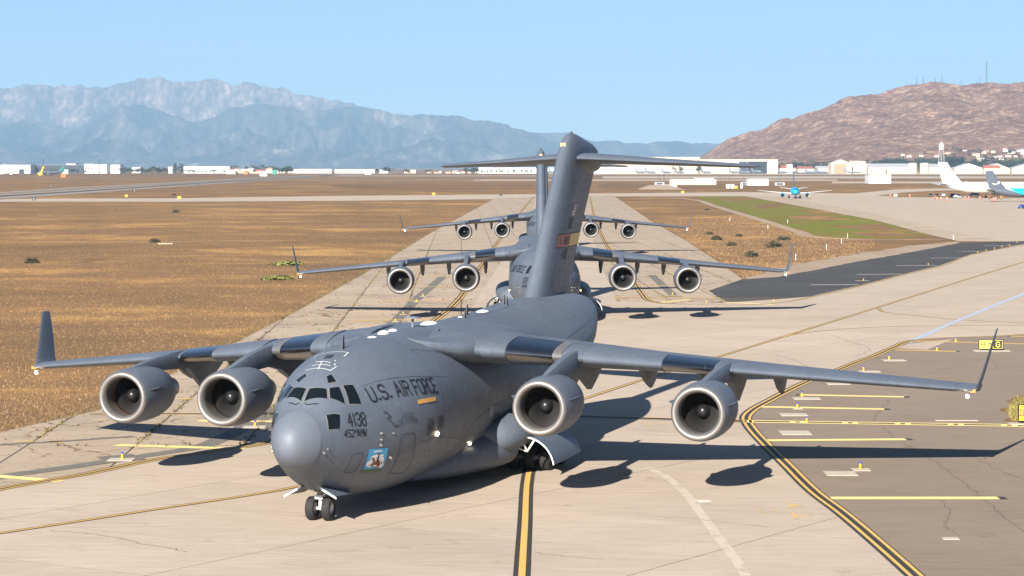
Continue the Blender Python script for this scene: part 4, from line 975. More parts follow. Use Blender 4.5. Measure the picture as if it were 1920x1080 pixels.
def stencil(name,x0,y0,text,h,wd,sw,m,z=.008,rot=0.0):
    a=gp(x0,y0); st,w0=strokes(text,h,wd,sw,.4); mb=MB(); ca,sa=math.cos(rot),math.sin(rot)
    stroke_mesh(mb,st,sw,lambda u,v,o:(a[0]+u*ca-v*sa,a[1]+u*sa+v*ca,z+o),1.0); tag(mb.build(name,M[m],recalc=False),kind='structure')
for k,q in enumerate(([(1199,796),(1207,790.5),(1212,790),(1213,795),(1219,795.5),(1226,790),(1228,790.5),(1220,797),(1212,797),(1208,792)],[(1234,796.5),(1241,791.5),(1246,792),(1240,797)],[(1146,794),(1158,789),(1160,790),(1152,794.5)],[(1172,794.5),(1180,789.5),(1183,790),(1186,795)],[(1418,953),(1423,952),(1427,961),(1421,962)],[(1433,960),(1442,959.5),(1441,962.5),(1434,962.5)],[(1449,955),(1455,954),(1456,959),(1451,959.5)],[(1470,942),(1477,943),(1482,946),(1504,946),(1515,951),(1496,950.5),(1486,954),(1480,953)],[(1485,962),(1491,961),(1498,973),(1491,974)],[(1501,967),(1510,965),(1508,970),(1503,970)],[(1515,963),(1522,962),(1524,967),(1517,968)])):
    mark('faded_paint_patch',[((lambda mb,mi,q=q,k=k:mb.sheet(rough_edge(GP(q),.05,.4,k),.006,mi)),'yellow_faded')])
mark('trench_patch',[(RB(smooth(GP([(-100,913),(0,893.5),(120,877),(227,861),(300,850),(364,840),(430,815),(496,780),(600,705),(727,615),(780,562),(830,519)]),4),1.15,0,.004),'trench')])
mark('trench_patch',[(RB(smooth(GP([(1222,515.5),(1234,527),(1248,540),(1262,553)]),3),1.1,0,.004),'trench'),(RB(GP([(1244,555.5),(1278,555.3)]),1.6,0,.004),'trench')])
mark('trench_patch',[(RB(smooth(GP([(-120,838),(0,833.6),(100,828),(250,818)]),3),.55,0,.004),'trench')])
for x,y,wpx in ((793,556,44),(781,566.5,40),(769,578,44),(756,590,44),(741.6,603.5,46),(726,616.5,44)):
    bar('trench_patch',x-wpx/2,y,x+wpx/2,y-.4,.75,'trench',False,.005)
for pts in ([(182,856),(250,851),(272,861),(205,868)],[(455,787),(520,788),(520,803),(430,806)],[(560,720),(640,690),(680,668),(660,690),(600,730)]):
    mark('trench_patch',[((lambda mb,mi,pts=pts:mb.sheet(rough_edge(GP(pts),.1,1,4),.003,mi)),'trench')])

# crack lines in the asphalt and the near apron: narrow open grooves drawn by material-dark ribbons
def crack(pts,wd,seed):
    r=random.Random(seed); p=smooth(GP(pts),8); p=[(x+r.uniform(-.12,.12),y+r.uniform(-.2,.2)) for x,y in p]; mb=MB()
    ribbon(mb,p,wd,0,.013); return tag(mb.build('pavement_crack',M['joint'],recalc=False),kind='structure')
for k,(p,wd) in enumerate((([(1692,830),(1730,852),(1790,893),(1850,940),(1930,1010)],.034),([(1440,663),(1480,672),(1520,690),(1560,712)],.03),([(1810,848),(1850,870),(1900,893),(1960,915)],.035),([(1745,700),(1780,690),(1815,678),(1850,672),(1875,690),(1905,684)],.03),([(1670,748),(1655,765),(1640,780),(1638,790)],.03),([(1655,802),(1670,815),(1680,825)],.03),([(90,995),(190,1004),(290,1024),(350,1034)],.03),([(1190,965),(1300,973),(1440,988)],.022),([(1005,1036),(1070,1044),(1130,1050)],.022),([(1560,628),(1590,640),(1632,654),(1605,668)],.03),([(1760,935),(1780,960),(1772,985),(1790,1000)],.03),([(1620,690),(1680,700),(1760,720),(1800,712)],.025))): crack(p,wd,k)

# marker posts on their pads
pm=MB(); pm.lathe([(0,.055),(.40,.055)],'z',(0,0,0),10); pm.lathe([(.0,.11),(.05,.11),(.06,.055)],'z',(0,0,0),10); post_me=pm.mesh('post',M['post_yellow'],auto=40)
pm=MB(); pm.lathe([(.40,.065),(.42,.085),(.50,.08),(.55,.04),(.56,0)],'z',(0,0,0),10); lens_me=pm.mesh('lens',M['post_blue'],auto=40)
def marker(px,py,label,pad=None,sc=1.0,lens=True,grp='yellow taxiway edge markers'):
    x,y=gp(px,py); t=empty('edge_marker',(x,y,.02),0,label,'edge marker',grp)
    inst('post',post_me,t,(0,0,0),0,(.95*sc,.95*sc,.66*sc))
    if lens: inst('lens',lens_me,t,(0,0,0),0,(.95*sc,.95*sc,.66*sc))
    if pad:
        b=MB(); b.box((pad[2]/2-pad[0] if len(pad)>2 else 0,0,-.005),(pad[0],pad[1],.03)); o=b.build('pad',M['pad'],t); o.location=(0,-.25,0)
    return t
MK=[(229,861,'yellow marker post on the pale pad in the dark trench strip',(1.3,1.2)),(478,800,'yellow marker post between the second engine and the nose',(1.3,1.2)),
(1613,880,'yellow marker post with blue top just below the wing shadow',(.85,1.0)),(1512.5,793,'yellow marker post standing at the chequered boundary line',None),(1495,766,'yellow marker post on a small pad between two yellow stripes',(.6,.6)),
(1504,744.5,'yellow marker post on the longest pad beside the upper yellow stripe',None),(1564,717.5,'yellow marker post hidden half behind the wing edge',None),(1619,695,'yellow marker post just above the outer wing',None),
(1667,674.5,'yellow marker post on the pad above the wing by the double line',None),(1757,657.5,'yellow marker post on the short yellow stripe near the wedge',None),(1792,641,'yellow marker post on the long yellow stripe left of the sign',None)]
for x,y,l,pd in MK: marker(x,y,l,pd)
for k,(x,y,a) in enumerate(((793,555.5,'farthest'),(781,566,'fifth'),(769,577.5,'fourth'),(756,589.5,'third'),(741.6,603,'second'),(726,616,'nearest'))): marker(x,y,'orange marker post in the row on the grey trench, %s of six'%a,(.7,.6),.95,False,'orange marker posts along the trench')
for x,y,l in ((1619,526,'nearest the far aircraft wing'),(1740.5,496.5,'by the third white stripe'),(1833,474,'by the fifth white stripe'),(1849,470.5,'at the end of the fifth stripe'),(1864.5,466.5,'between two far stripes'),(1878.5,463.5,'before the sixth stripe'),(1892.6,460.5,'on the sixth stripe'),(1907,455,'where the dark asphalt ends')): marker(x,y,'small orange marker on the dark asphalt, '+l,None,.9,False,'orange markers on the dark asphalt')
for x,y,l in ((1451,566,'right end of the pale gusset'),(1325,568,'left end of the pale gusset'),(1261,552.5,'top of the short trench')): marker(x,y,'small orange marker at the '+l,None,.9,False,'orange markers by the far aircraft')
def pad(x0,y0,x1,y1,depth,label):
    a,b=gp(x0,y0),gp(x1,y1); m_=MB(); m_.box(((a[0]+b[0])/2,(a[1]+b[1])/2,.02),(b[0]-a[0],depth,.03)); o=m_.build('concrete_pad',M['pad']); tag(o,label,'concrete pad','pale concrete pads in the asphalt'); return o
PADS=[(1487,747.5,1537,747.5,1.3,'pale concrete pad under the marker between the upper stripes'),(1463,778,1513,778,1.5,'pale concrete pad just above the chequered line'),(1463,812,1519,812,2.0,'pale concrete pad just below the chequered line'),(1547,888.5,1605,888.5,1.6,'stained pale concrete pad left of the lone marker post'),(1550,720,1593,720,1.2,'pale concrete pad partly behind the outer wing'),(1610,697,1650,697,1.2,'pale concrete pad just above the wing'),(1655,676,1697,676,1.4,'pale concrete pad on the upper asphalt by the double line'),(1767,1010.5,1797,1010.5,.5,'small pale box lid near the lower right of the asphalt')]
for p in PADS: pad(*p)
m_=MB(); m_.box((0,0,.02),(2.5,.30,.03)); o=m_.build('concrete_pad',M['pad']); x,y=gp(1797,791); o.location=(x,y+.6,0); tag(o,'long narrow pale slab beside the chequered line','concrete pad')

# taxi guidance signs
def frame_sign(name,px,py,wd,ht,label,z0=.12):
    x,y=gp(px,py); t=empty(name,(x,y,.03),0,label,'taxiway sign'); return t
t=frame_sign('taxiway_sign',1858,658,1.9,.66,'yellow and black taxiway sign reading H and G by the winglet')
b=MB(); b.box((0,0,.50),(1.96,.20,.76)); b.build('sign_case',M['sign_black'],t)
b=MB(); b.box((-.42,-.112,.50),(1.04,.02,.68)); fy=b.build('sign_face',M['sign_yellow'],t)
b=MB(); st,_=strokes('H',.40,.27,.075); stroke_mesh(b,st,.075,lambda u,v,o:(-.83+u,-.125-o,.32+v),1); b.build('lettering',M['sign_black'],fy,recalc=False)
b=MB(); stroke_mesh(b,[[(0,0),(.32,.22)],[(.13,.24),(.33,.235),(.30,.06)]],.06,lambda u,v,o:(-.38+u,-.125-o,.38+v),1); b.build('arrow',M['sign_black'],fy,recalc=False)
b=MB()
for c,d in (((.52,-.112,.82),(.76,.02,.025)),((.52,-.112,.19),(.76,.02,.025)),((.15,-.112,.505),(.025,.02,.60)),((.89,-.112,.505),(.025,.02,.60))): b.box(c,d)
fb=b.build('sign_border',M['sign_yellow'],t)
b=MB(); st,_=strokes('G',.38,.28,.055); stroke_mesh(b,st,.055,lambda u,v,o:(.40+u,-.125-o,.31+v),1); b.build('lettering',M['sign_yellow'],t,recalc=False)
b=MB(); b.box((0,-.1,-.0),(2.9,1.0,.04)); b.build('pad',M['pad'],t)
b=MB()
for x in (-.8,0,.8): b=MB(); b.tube([(x,0,0),(x,0,.14)],.05,8); b.build('sign_leg',M['sign_black'],t)
t=frame_sign('hold_sign',1935,795,1.5,.8,'deep yellow sign with black bars in the weeds at the edge')
b=MB(); b.box((0,0,.62),(1.62,.20,.96)); b.build('sign_case',M['sign_black'],t)
b=MB(); b.box((0,-.112,.62),(1.54,.02,.88)); fy=b.build('sign_face',M['sign_orange'],t)
b=MB()
for z in (.46,.80): b.box((0,-.126,z),(1.54,.008,.05))
for k in range(9): b.box((-.68+k*.17,-.126,.63),(.06,.006,.26))
b.build('sign_bars',M['sign_black'],fy)
b=MB(); b.box((0,-.1,0),(2.7,1.0,.04)); b.build('pad',M['pad'],t)
b=MB()
for x in (-.6,.6): b=MB(); b.tube([(x,0,0),(x,0,.16)],.05,8); b.build('sign_leg',M['sign_black'],t)
def small_sign(px,py,mt,wd,ht,label,grp):
    x,y=gp(px,py); t=empty('field_sign',(x,y,-.05),0,label,'field sign',grp); b=MB(); b.box((0,0,ht/2+.25),(wd,.3,ht)); b.build('sign_face',M[mt],t)
    for sx in (-.35,.35): b=MB(); b.tube([(sx*wd,0,0),(sx*wd,0,.3)],.07,6); b.build('sign_leg',M['sign_black'],t)
    if mt=='sign_black':
        b=MB(); st,_=strokes('1',ht*.55,wd*.4,wd*.09); stroke_mesh(b,st,wd*.09,lambda u,v,o:(-wd*.08+u,-.17-o,.45+v),9); b.build('lettering',M['white'],t,recalc=False)
for px,py,wd,l in ((64,376,1.5,'below the runway at its near edge'),(96,351,2.2,'on the grass beyond the runway'),(252,359.5,2.0,'near side of the runway, nearest the yellow box'),(220,344,2.4,'far side of the runway'),(370,349,2.2,'near side of the runway in the middle'),(450,342.8,2.2,'near side of the runway farther along'),(510,338,2.4,'near side of the runway beyond the white board'),(578,335,2.4,'where the runway fades out')): small_sign(px,py,'sign_black',wd,1.3,'small black distance sign '+l,'black signs along the runway')
for px,py,wd,l in ((237,370,1.3,'beside the runway'),(336,373.5,1.7,'on the pale taxiway edge in the left field'),(813,366.3,1.6,'at the far taxiway above the left wing tip'),(1280,362.5,1.6,'on the grass by the mound'),(939,368,1.4,'left of the tail fin at the taxiway end')): small_sign(px,py,'sign_orange' if px!=939 else 'dark_panel',wd,1.1,('yellow box sign ' if px!=939 else 'dark box sign ')+l,'box signs by the far taxiway')
for px,py,wd,ht,l in ((690,328.5,10,4.2,'above the field left of the tails'),(494,331.5,11,4,'at the end of the runway')):
    x,y=gp(px,py); t=empty('notice_board',(x,y,0),0,'white board standing '+l,'board'); b=MB(); b.box((0,0,ht*.62),(wd,.6,ht*.75)); b.build('board_face',M['white'],t); b=MB(); b.tube([(-wd*.3,0,0),(-wd*.3,0,ht*.4)],.3,6); b.build('board_leg',M['dark_panel'],t); b=MB(); b.tube([(wd*.3,0,0),(wd*.3,0,ht*.4)],.3,6); b.build('board_leg',M['dark_panel'],t)
# white stakes in the right-hand grass
sm=MB(); sm.tube([(0,0,0),(0,0,.95)],.05,8); sm.box((0,0,.96),(.11,.05,.08)); stake_me=sm.mesh('white_stake',M['white'])
for px,py,l in ((1367,414,'leaning, nearest the far winglet'),(1440,429,'beside the dirt path'),(1477,418,'alone on the green grass'),(1589,446,'between dirt path and verge'),(1550,467,'in the dry verge'),(1492,487,'right of the winglet tip'),(1578,456,'small, behind the verge'),(1788,449,'at the corner of the east apron')):
    x,y=gp(px,py); o=inst('white_stake',stake_me,None,(x,y,-.1),0); o.rotation_euler=(0,R(18) if px==1367 else R(random.uniform(-4,4)),0); tag(o,'white stake in the grass, '+l,'stake','white stakes in the grass')

# grass clumps and weeds
def clumps(name,pts,hs,m,blades=3,lean=.5):
    n=len(pts); P=np.array(pts); k=blades; V=np.zeros((n*k*3,3)); a=rng.uniform(0,2*np.pi,(n,k)); h=rng.uniform(hs[0],hs[1],(n,1))*rng.uniform(.6,1.2,(n,k)); r0=rng.uniform(0,.10,(n,k)); wd=h*rng.uniform(.28,.5,(n,k))
    bx=P[:,0:1]+np.cos(a)*r0; by=P[:,1:2]+np.sin(a)*r0; b2=a+rng.uniform(.8,2.2,(n,k))
    V[0::3]=np.stack([bx-np.cos(b2)*wd/2,by-np.sin(b2)*wd/2,np.full_like(bx,P[0,2])],-1).reshape(-1,3)
    V[1::3]=np.stack([bx+np.cos(b2)*wd/2,by+np.sin(b2)*wd/2,np.full_like(bx,P[0,2])],-1).reshape(-1,3)
    V[2::3]=np.stack([bx+np.cos(a)*h*lean,by+np.sin(a)*h*lean,P[0,2]+h],-1).reshape(-1,3)
    me=bpy.data.meshes.new(name); me.vertices.add(len(V)); me.vertices.foreach_set('co',V.ravel()); T=n*k
    me.loops.add(T*3); me.loops.foreach_set('vertex_index',np.arange(T*3)); me.polygons.add(T); me.polygons.foreach_set('loop_start',np.arange(0,T*3,3)); me.polygons.foreach_set('loop_total',np.full(T,3)); me.update()
    me.materials.append(m); o=bpy.data.objects.new(name,me); link(o); return tag(o,kind='stuff')
M['tuft']=field_mat('dry_grass_tuft',[(.36,(0.161,0.111,0.064)),(.45,(0.227,0.151,0.083)),(.53,(0.288,0.184,0.091)),(.58,(0.395,0.247,0.105)),(.66,(0.503,0.321,0.131))],.016,.07,3.5,wts=(.45,.30,.25))
M['weed']=field_mat('joint_weed',[(.4,(.16,.15,.05)),(.55,(.30,.24,.08)),(.66,(.10,.11,.04))],.1,.6,3)
M['sage']=field_mat('grey_green_weed',[(.4,(.115,.085,.048)),(.5,(.16,.125,.07)),(.62,(.19,.155,.085))],.1,.6,3)
oldp=old
def scatter(n,poly,dens,avoid=()):
    xs=[p[0] for p in poly]; ys=[p[1] for p in poly]; out=[]
    while len(out)<n:
        u=rng.random(); y=min(ys)+(max(ys)-min(ys))*u**dens; x=rng.uniform(min(xs),max(xs))
        if abs(x)<y*.215+3 and inside((x,y),poly): out.append((x,y,-.10))
    return out
LEFT=GP([(-60,823),(0,812.5),(187,770.5),(440,645.5),(557,585),(684,514),(800,442.5),(925,374.5),(-60,379)])
RIGHT=GP([(1222,412),(1290,450),(1348,488),(1394,520),(1480,497),(1600,476),(1640,462),(1640,448),(1540,444),(1440,417),(1390,402)])
clumps('dry_grass',scatter(105000,LEFT,4.6),(.05,.17),M['tuft'])
clumps('dry_grass',scatter(14000,RIGHT,1.3),(.08,.28),M['tuft'])
e=[]
for a,b in zip(OLD_LEFT[1:-1],OLD_LEFT[2:]):
    A,B=Vector(gp(*a)),Vector(gp(*b)); n=int((B-A).length*7)
    if A.y>420: continue
    for k in range(n):
        p=A+(B-A)*rng.random(); e.append((p.x-abs(rng.normal(0,.8))+.25,p.y,-.08))
clumps('verge_weeds',e,(.06,.20),M['sage'],4)
e=[]
for k in range(5200):
    i=rng.integers(-6,8); x0=i*5.8+rng.normal(0,.08); y=130+260*rng.random()**1.2
    p=(x0*math.cos(R(1.2))-y*math.sin(R(1.2)),x0*math.sin(R(1.2))+y*math.cos(R(1.2)))
    if inside(p,old) and not inside(p,STRIP) and not inside(p,new) and mnoise.noise(Vector((p[0]*.3,p[1]*.05,2)))>.02: e.append((p[0],p[1],-.012))
clumps('joint_weeds',e,(.06,.2),M['weed'],3)
vp=GP([(1888,772),(1898,754),(1940,738),(2000,728),(2000,792),(1930,795),(1897,790)]); ee=[]
while len(ee)<1500:
    x=rng.uniform(min(p[0] for p in vp),max(p[0] for p in vp)); y=rng.uniform(min(p[1] for p in vp),max(p[1] for p in vp))
    if inside((x,y),vp): ee.append((x,y,.01))
clumps('verge_weeds',ee,(.08,.26),M['weed'],4)
M['weed_dark']=field_mat('dark_joint_weed',[(.4,(.075,.050,.025)),(.55,(.13,.085,.035)),(.66,(.10,.085,.03))],.1,.6,3)
e=[]
for k in range(6000):
    y=128+300*rng.random()**1.3; i=rng.integers(-6,8); jx=i*5.8+rng.normal(0,.10)
    if k%3==0: jx=rng.uniform(-34,42); y=round(y/7.6)*7.6+rng.normal(0,.15)
    if k%7==0: jx=rng.uniform(-34,42); y=128+300*rng.random()**1.3
    p=(jx*math.cos(R(1.2))-y*math.sin(R(1.2)),jx*math.sin(R(1.2))+y*math.cos(R(1.2)))
    if inside(p,old) and not inside(p,STRIP) and not inside(p,new) and mnoise.noise(Vector((p[0]*.16,p[1]*.05,7)))>-.12: e.append((p[0],p[1],-.012))
clumps('joint_weeds',e,(.05,.20),M['weed_dark'],4,.9)
M['shrub']=mat('shrub_leaf',(.062,.055,.032),.9,var=.4,scale=3); M['shrub_green']=mat('green_weed_leaf',(.16,.17,.045),.9,var=.4,scale=3)
def leafy(n,rx,rz,sz,seed,m,name,zc=.5):
    r=np.random.default_rng(seed); mb=MB(); V=[];F=[]
    for k in range(n):
        d=r.normal(0,1,3); d/=np.linalg.norm(d); q=r.random()**.4; p=np.array([d[0]*rx*q,d[1]*rx*q,abs(d[2])*rz*q if zc==0 else rz*zc*2*.5+d[2]*rz*q*.5])
        u=r.normal(0,1,3); u/=np.linalg.norm(u); v=np.cross(u,r.normal(0,1,3)); v/=np.linalg.norm(v); s=sz*r.uniform(.6,1.3)
        b=len(V); V+= [tuple(p+u*s),tuple(p-u*s*.5+v*s*.8),tuple(p-u*s*.5-v*s*.8)]; F.append((b,b+1,b+2))
    mb.add(V,F); return mb.mesh(name,m,recalc=False)
sh=[leafy(260,1.0,.9,.16,s,M['shrub'],'shrub',0) for s in (1,2)]; shg=leafy(260,1.0,.5,.15,5,M['shrub_green'],'shrub',0)
for px,py,s,l in ((1343,449,1.3,'nearest the third aircraft winglet'),(1330,439,1.0,'behind the largest one'),(1372,460,1.1,'in front of the winglet'),(1451,463,1.7,'largest, right of the winglet'),(1465,450,1.2,'toward the dirt path'),(1475,449,1.0,'beside another near the path'),(1326,394,1.0,'at the edge of the dirt path'),(1409,480,1.3,'closest to the second aircraft wing'),(1386,443,.9,'small, in the golden grass'),(326,366,1.3,'far off in the left field'),(60,492,1.3,'alone in the left field'),(290,453.5,1.2,'by the pale stones in the left field'),(330,398,1.3,'in the middle of the left field')):
    x,y=gp(px,py); o=inst('shrub',sh[int(px)%2],None,(x,y,-.1),random.random()*6,(s,s,s*.8)); tag(o,'dark low shrub in dry grass, '+l,'shrub','dark shrubs in the dry fields')
for px,py,s,l in ((536,496,2.6,'above the left winglet of the second aircraft'),(548,494,2.0,'just behind the left winglet'),(520,523,2.2,'below the left winglet lamp'),(528,521,1.8,'beside the pavement edge weeds')):
    x,y=gp(px,py); o=inst('shrub',shg,None,(x,y,-.1),random.random()*6,(s,s,s*.5)); tag(o,'yellow green weed clump, '+l,'weed clump','green weed clumps by the left winglet')
b=MB(); x,y=gp(310,457)
for k in range(6): b.box((x-1.2+k*.48,y,.02),(.36,.4,.24))
o=b.build('stone_kerb',M['pad']); tag(o,'short broken row of pale kerb stones in the left field','kerb stones')

# ---------------------------------------------------------------- mountains and hill
def nth(k):
    o=['first','second','third','fourth','fifth','sixth','seventh','eighth','ninth','tenth','eleventh','twelfth','thirteenth','fourteenth','fifteenth','sixteenth','seventeenth','eighteenth','nineteenth']
    if k<19: w_=o[k]
    else:
        t_,r_=divmod(k+1,10); w_=['','','twent','thirt','fort','fift'][t_]+('ieth' if r_==0 else 'y-'+o[r_-1])
    return w_+' from the left'
def vnoise(x,y,seed=0):
    xi=np.floor(x).astype(np.int64); yi=np.floor(y).astype(np.int64); xf=x-xi; yf=y-yi
    def h(a,b):
        n=(a*374761393+b*668265263+seed*1442695041)&0x7fffffff; n=((n^(n>>13))*1274126177)&0x7fffffff; return ((n^(n>>16))&0xffff)/65535.0
    u=xf*xf*(3-2*xf); v=yf*yf*(3-2*yf)
    return (h(xi,yi)*(1-u)+h(xi+1,yi)*u)*(1-v)+(h(xi,yi+1)*(1-u)+h(xi+1,yi+1)*u)*v
def fbm(x,y,o=5,seed=0,ridge=False):
    a=1;f=1;s=0;t=0
    for k in range(o):
        n=vnoise(x*f,y*f,seed+k*17); n=1-np.abs(2*n-1) if ridge else n
        s=s+n*a; t+=a; a*=.52; f*=2.03
    return s/t
def mountain(name,prof,Yr,Yf,Yb,m,nx,ny,relief,gully,seed,power=1.0,ridge_noise=.012,rock=0.0,jag=7.0):
    px=np.array([p[0] for p in prof],float); py=np.array([p[1] for p in prof],float)
    u=np.linspace(px[0],px[-1],nx); fy=pchip(list(px),list(py)); H=np.array([fy(a) for a in u])+jag*(fbm(u/22.0,u*0+seed,5,seed+31)-.5); X=(u-960)/FOC*Yr; Hm=HC+(HZ-H)/FOC*Yr
    t=np.linspace(0,1.35,ny); Y=np.where(t<=1,Yf+(Yr-Yf)*t,Yr+(Yb-Yr)*(t-1)/.35)
    XX,TT=np.meshgrid(X,t); YY=np.meshgrid(X,Y)[1]
    up=np.clip(TT,0,1); shp=up**power
    g=fbm(XX/gully+.25*fbm(XX/gully*1.3,YY/gully*.5,3,seed+3),YY/gully*.38,6,seed,True)
    w=np.clip(4*up*(1-up),0,1)**.6
    d=fbm(XX/(gully*.18),YY/(gully*.18),4,seed+9)
    Z=Hm[None,:]*(shp*(1-relief*w*(1-g)*1.5))+Hm.max()*ridge_noise*(d-.5)*np.clip(up*3,0,1)
    if rock>0: Z+=rock*(fbm(XX/26,YY/26,3,seed+21)-.5)*np.clip(up*4,0,1)
    back=np.clip((TT-1)/.35,0,1); Z=Z*(1-back*.5)-3
    V=np.stack([XX,YY,Z],-1).reshape(-1,3); idx=np.arange(nx*ny).reshape(ny,nx)
    Fq=np.stack([idx[:-1,:-1],idx[:-1,1:],idx[1:,1:],idx[1:,:-1]],-1).reshape(-1,4)
    me=bpy.data.meshes.new(name); me.vertices.add(len(V)); me.vertices.foreach_set('co',V.ravel()); n=len(Fq)
    me.loops.add(n*4); me.loops.foreach_set('vertex_index',Fq.ravel()); me.polygons.add(n); me.polygons.foreach_set('loop_start',np.arange(0,n*4,4)); me.polygons.foreach_set('loop_total',np.full(n,4)); me.polygons.foreach_set('use_smooth',[True]*n); me.update()
    me.materials.append(m); o=bpy.data.objects.new(name,me); link(o); return tag(o,kind='structure'),(X,Y,Z)
def rock_mat(name,stops,s1,s2,w2=.5,st=None):
    m=bpy.data.materials.new(name); m.use_nodes=True; N,L=nodes(m); b=N['Principled BSDF']; b.inputs['Roughness'].default_value=1; b.inputs['Specular IOR Level'].default_value=0
    g=N.new('ShaderNodeNewGeometry'); ns=[]
    for sc,de in ((s1,6),(s2,4)):
        n=N.new('ShaderNodeTexNoise'); n.inputs['Scale'].default_value=sc; n.inputs['Detail'].default_value=de; n.inputs['Roughness'].default_value=.68; 
        if st:
            mp=N.new('ShaderNodeMapping'); mp.inputs['Scale'].default_value=st; L.new(g.outputs['Position'],mp.inputs[0]); L.new(mp.outputs[0],n.inputs['Vector'])
        else: L.new(g.outputs['Position'],n.inputs['Vector'])
        ns.append(n.outputs['Fac'])
    mx=N.new('ShaderNodeMix'); mx.inputs[0].default_value=w2; L.new(ns[0],mx.inputs[2]); L.new(ns[1],mx.inputs[3])
    r=N.new('ShaderNodeValToRGB'); L.new(mx.outputs[0],r.inputs[0])
    while len(r.color_ramp.elements)<len(stops): r.color_ramp.elements.new(.5)
    for e,(p,c) in zip(r.color_ramp.elements,stops): e.position=p; e.color=(*c,1)
    L.new(r.outputs[0],b.inputs['Base Color']); return m
M['rear']=rock_mat('pale_rock_painted_relief',[(.38,(.025,.021,.019)),(.48,(.095,.070,.058)),(.56,(.21,.148,.118)),(.64,(.40,.30,.25))],.0028,.012,.5,(1,.3,.8))  # pink tones paint sunlit faces, dark tones creases, along with rock and brush
M['ridge']=rock_mat('brush_ridge_painted_creases',[(.38,(.016,.022,.024)),(.48,(.050,.048,.045)),(.57,(.12,.10,.085)),(.64,(.32,.26,.22))],.0020,.007,.45,(1,.3,.6))  # brush and rock tones, with contrast that also paints shaded creases
M['hill']=rock_mat('boulder_hill',[(.36,(.085,.046,.034)),(.46,(.170,.092,.064)),(.54,(.260,.150,.105)),(.61,(.47,.31,.21))],.010,.055,.6)
mountain('far_mountains',[(-220,182),(-100,172),(0,166),(30,165),(60,160.5),(90,163),(120,158),(150,161),(185,163),(215,157),(250,151),(275,146.5),(300,147),(325,151),(350,152.5),(370,153.5),(400,150),(440,154),(475,157),(520,165),(560,173),(600,184),(625,192),(640,191),(658,193),(676,201),(720,210),(800,222),(900,240)],34500,31000,36000,M['rear'],640,230,.9,1000,4,.85,.09)
mountain('middle_ridge',[(760,240),(880,236),(940,242),(985,247),(1010,247.5),(1060,248),(1085,255),(1115,263),(1150,262),(1180,267),(1215,267),(1250,263.5),(1290,266.5),(1345,270),(1420,275),(1560,284),(1700,295)],32000,29500,33500,M['ridge'],300,90,.4,1000,14,.9,.02)
mountain('front_ridge',[(-220,246),(-60,238),(0,233),(55,224),(100,236),(146,240),(175,222),(204,209),(233,197),(255,197),(277,200),(310,211),(339,222),(365,226),(394,224),(420,210),(441,200),(470,196),(492,195),(547,202),(583,207),(610,204),(634,202),(700,204),(735,212),(760,216.5),(800,214.5),(830,214.5),(860,218),(885,223),(920,227),(950,234),(985,245),(1030,262),(1080,276),(1130,288),(1200,297),(1300,303),(1420,310)],29500,24500,31500,M['ridge'],620,190,.95,700,24,.8,.07)
HILL=[(1240,312),(1290,306),(1314,296.6),(1335,281),(1360,263),(1378,254),(1399,247),(1435,238),(1447,230),(1460,222.5),(1472,221),(1484,222),(1496,217),(1509,211.6),(1525,206),(1541,201),(1559,192),(1580,184),(1598,178.6),(1615,176.5),(1647,174),(1668,166),(1682,163),(1700,160),(1722,157),(1746,153),(1760,153),(1771,154.5),(1790,157),(1807,159.5),(1822,157),(1842,155),(1870,155.3),(1892,155),(1906,151),(1920,151.5),(1990,150),(2080,165),(2200,190)]
hill_o,hill_g=mountain('hill',HILL,8600,6350,9600,M['hill'],520,230,.34,420,44,.85,.012,6.0)
def hill_z(x,y):
    X,Y,Z=hill_g; i=int(np.clip(np.searchsorted(X,x),1,len(X)-1)); j=int(np.clip(np.searchsorted(Y,y),1,len(Y)-1)); return float(Z[j,i])

# haze over the plain
hz=MB(); hz.box((0,18000,745),(30000,36400,1500.0)); ho=hz.build('haze',None); ho.data.materials.clear()
hm=bpy.data.materials.new('haze_air'); hm.use_nodes=True; N,L=nodes(hm); N.remove(N['Principled BSDF']); pv=N.new('ShaderNodeVolumePrincipled'); pv.inputs['Color'].default_value=(.46,.73,1.0,1); pv.inputs['Density'].default_value=HAZE; pv.inputs['Anisotropy'].default_value=.0
L.new(pv.outputs[0],N['Material Output'].inputs['Volume']); hm.cycles.homogeneous_volume=True
ho.data.materials.append(hm); tag(ho,kind='stuff')

# ---------------------------------------------------------------- far buildings
M['wall_white']=mat('white_wall',(.72,.71,.68),.8,var=.06,scale=.2); M['wall_cream']=mat('cream_wall',(.62,.53,.38),.8,var=.08,scale=.15); M['wall_grey']=mat('grey_wall',(.055,.06,.075),.8); M['roof_grey']=mat('grey_roof',(.40,.39,.40),.7,var=.08,scale=.2)
M['roof_red']=mat('red_roof',(.32,.10,.06),.8); M['win_dark']=mat('dark_window',(.03,.035,.045),.3); M['door_tan']=mat('tan_door',(.42,.25,.14),.7); M['trunk']=mat('tree_trunk',(.07,.05,.035),.9)
M['leaf_dark']=mat('dark_leaf',(.026,.036,.022),.9,rnd=.35); M['leaf_mid']=mat('mid_leaf',(.050,.062,.030),.9,rnd=.35); M['metal_dark']=mat('dark_steel',(.10,.10,.11),.5,.5); M['steel']=mat('pale_steel',(.55,.53,.48),.6)
def w2(px,Y): return (px-960)/FOC*Y
def zpx(py,Y): return at(960,py,Y)[2]
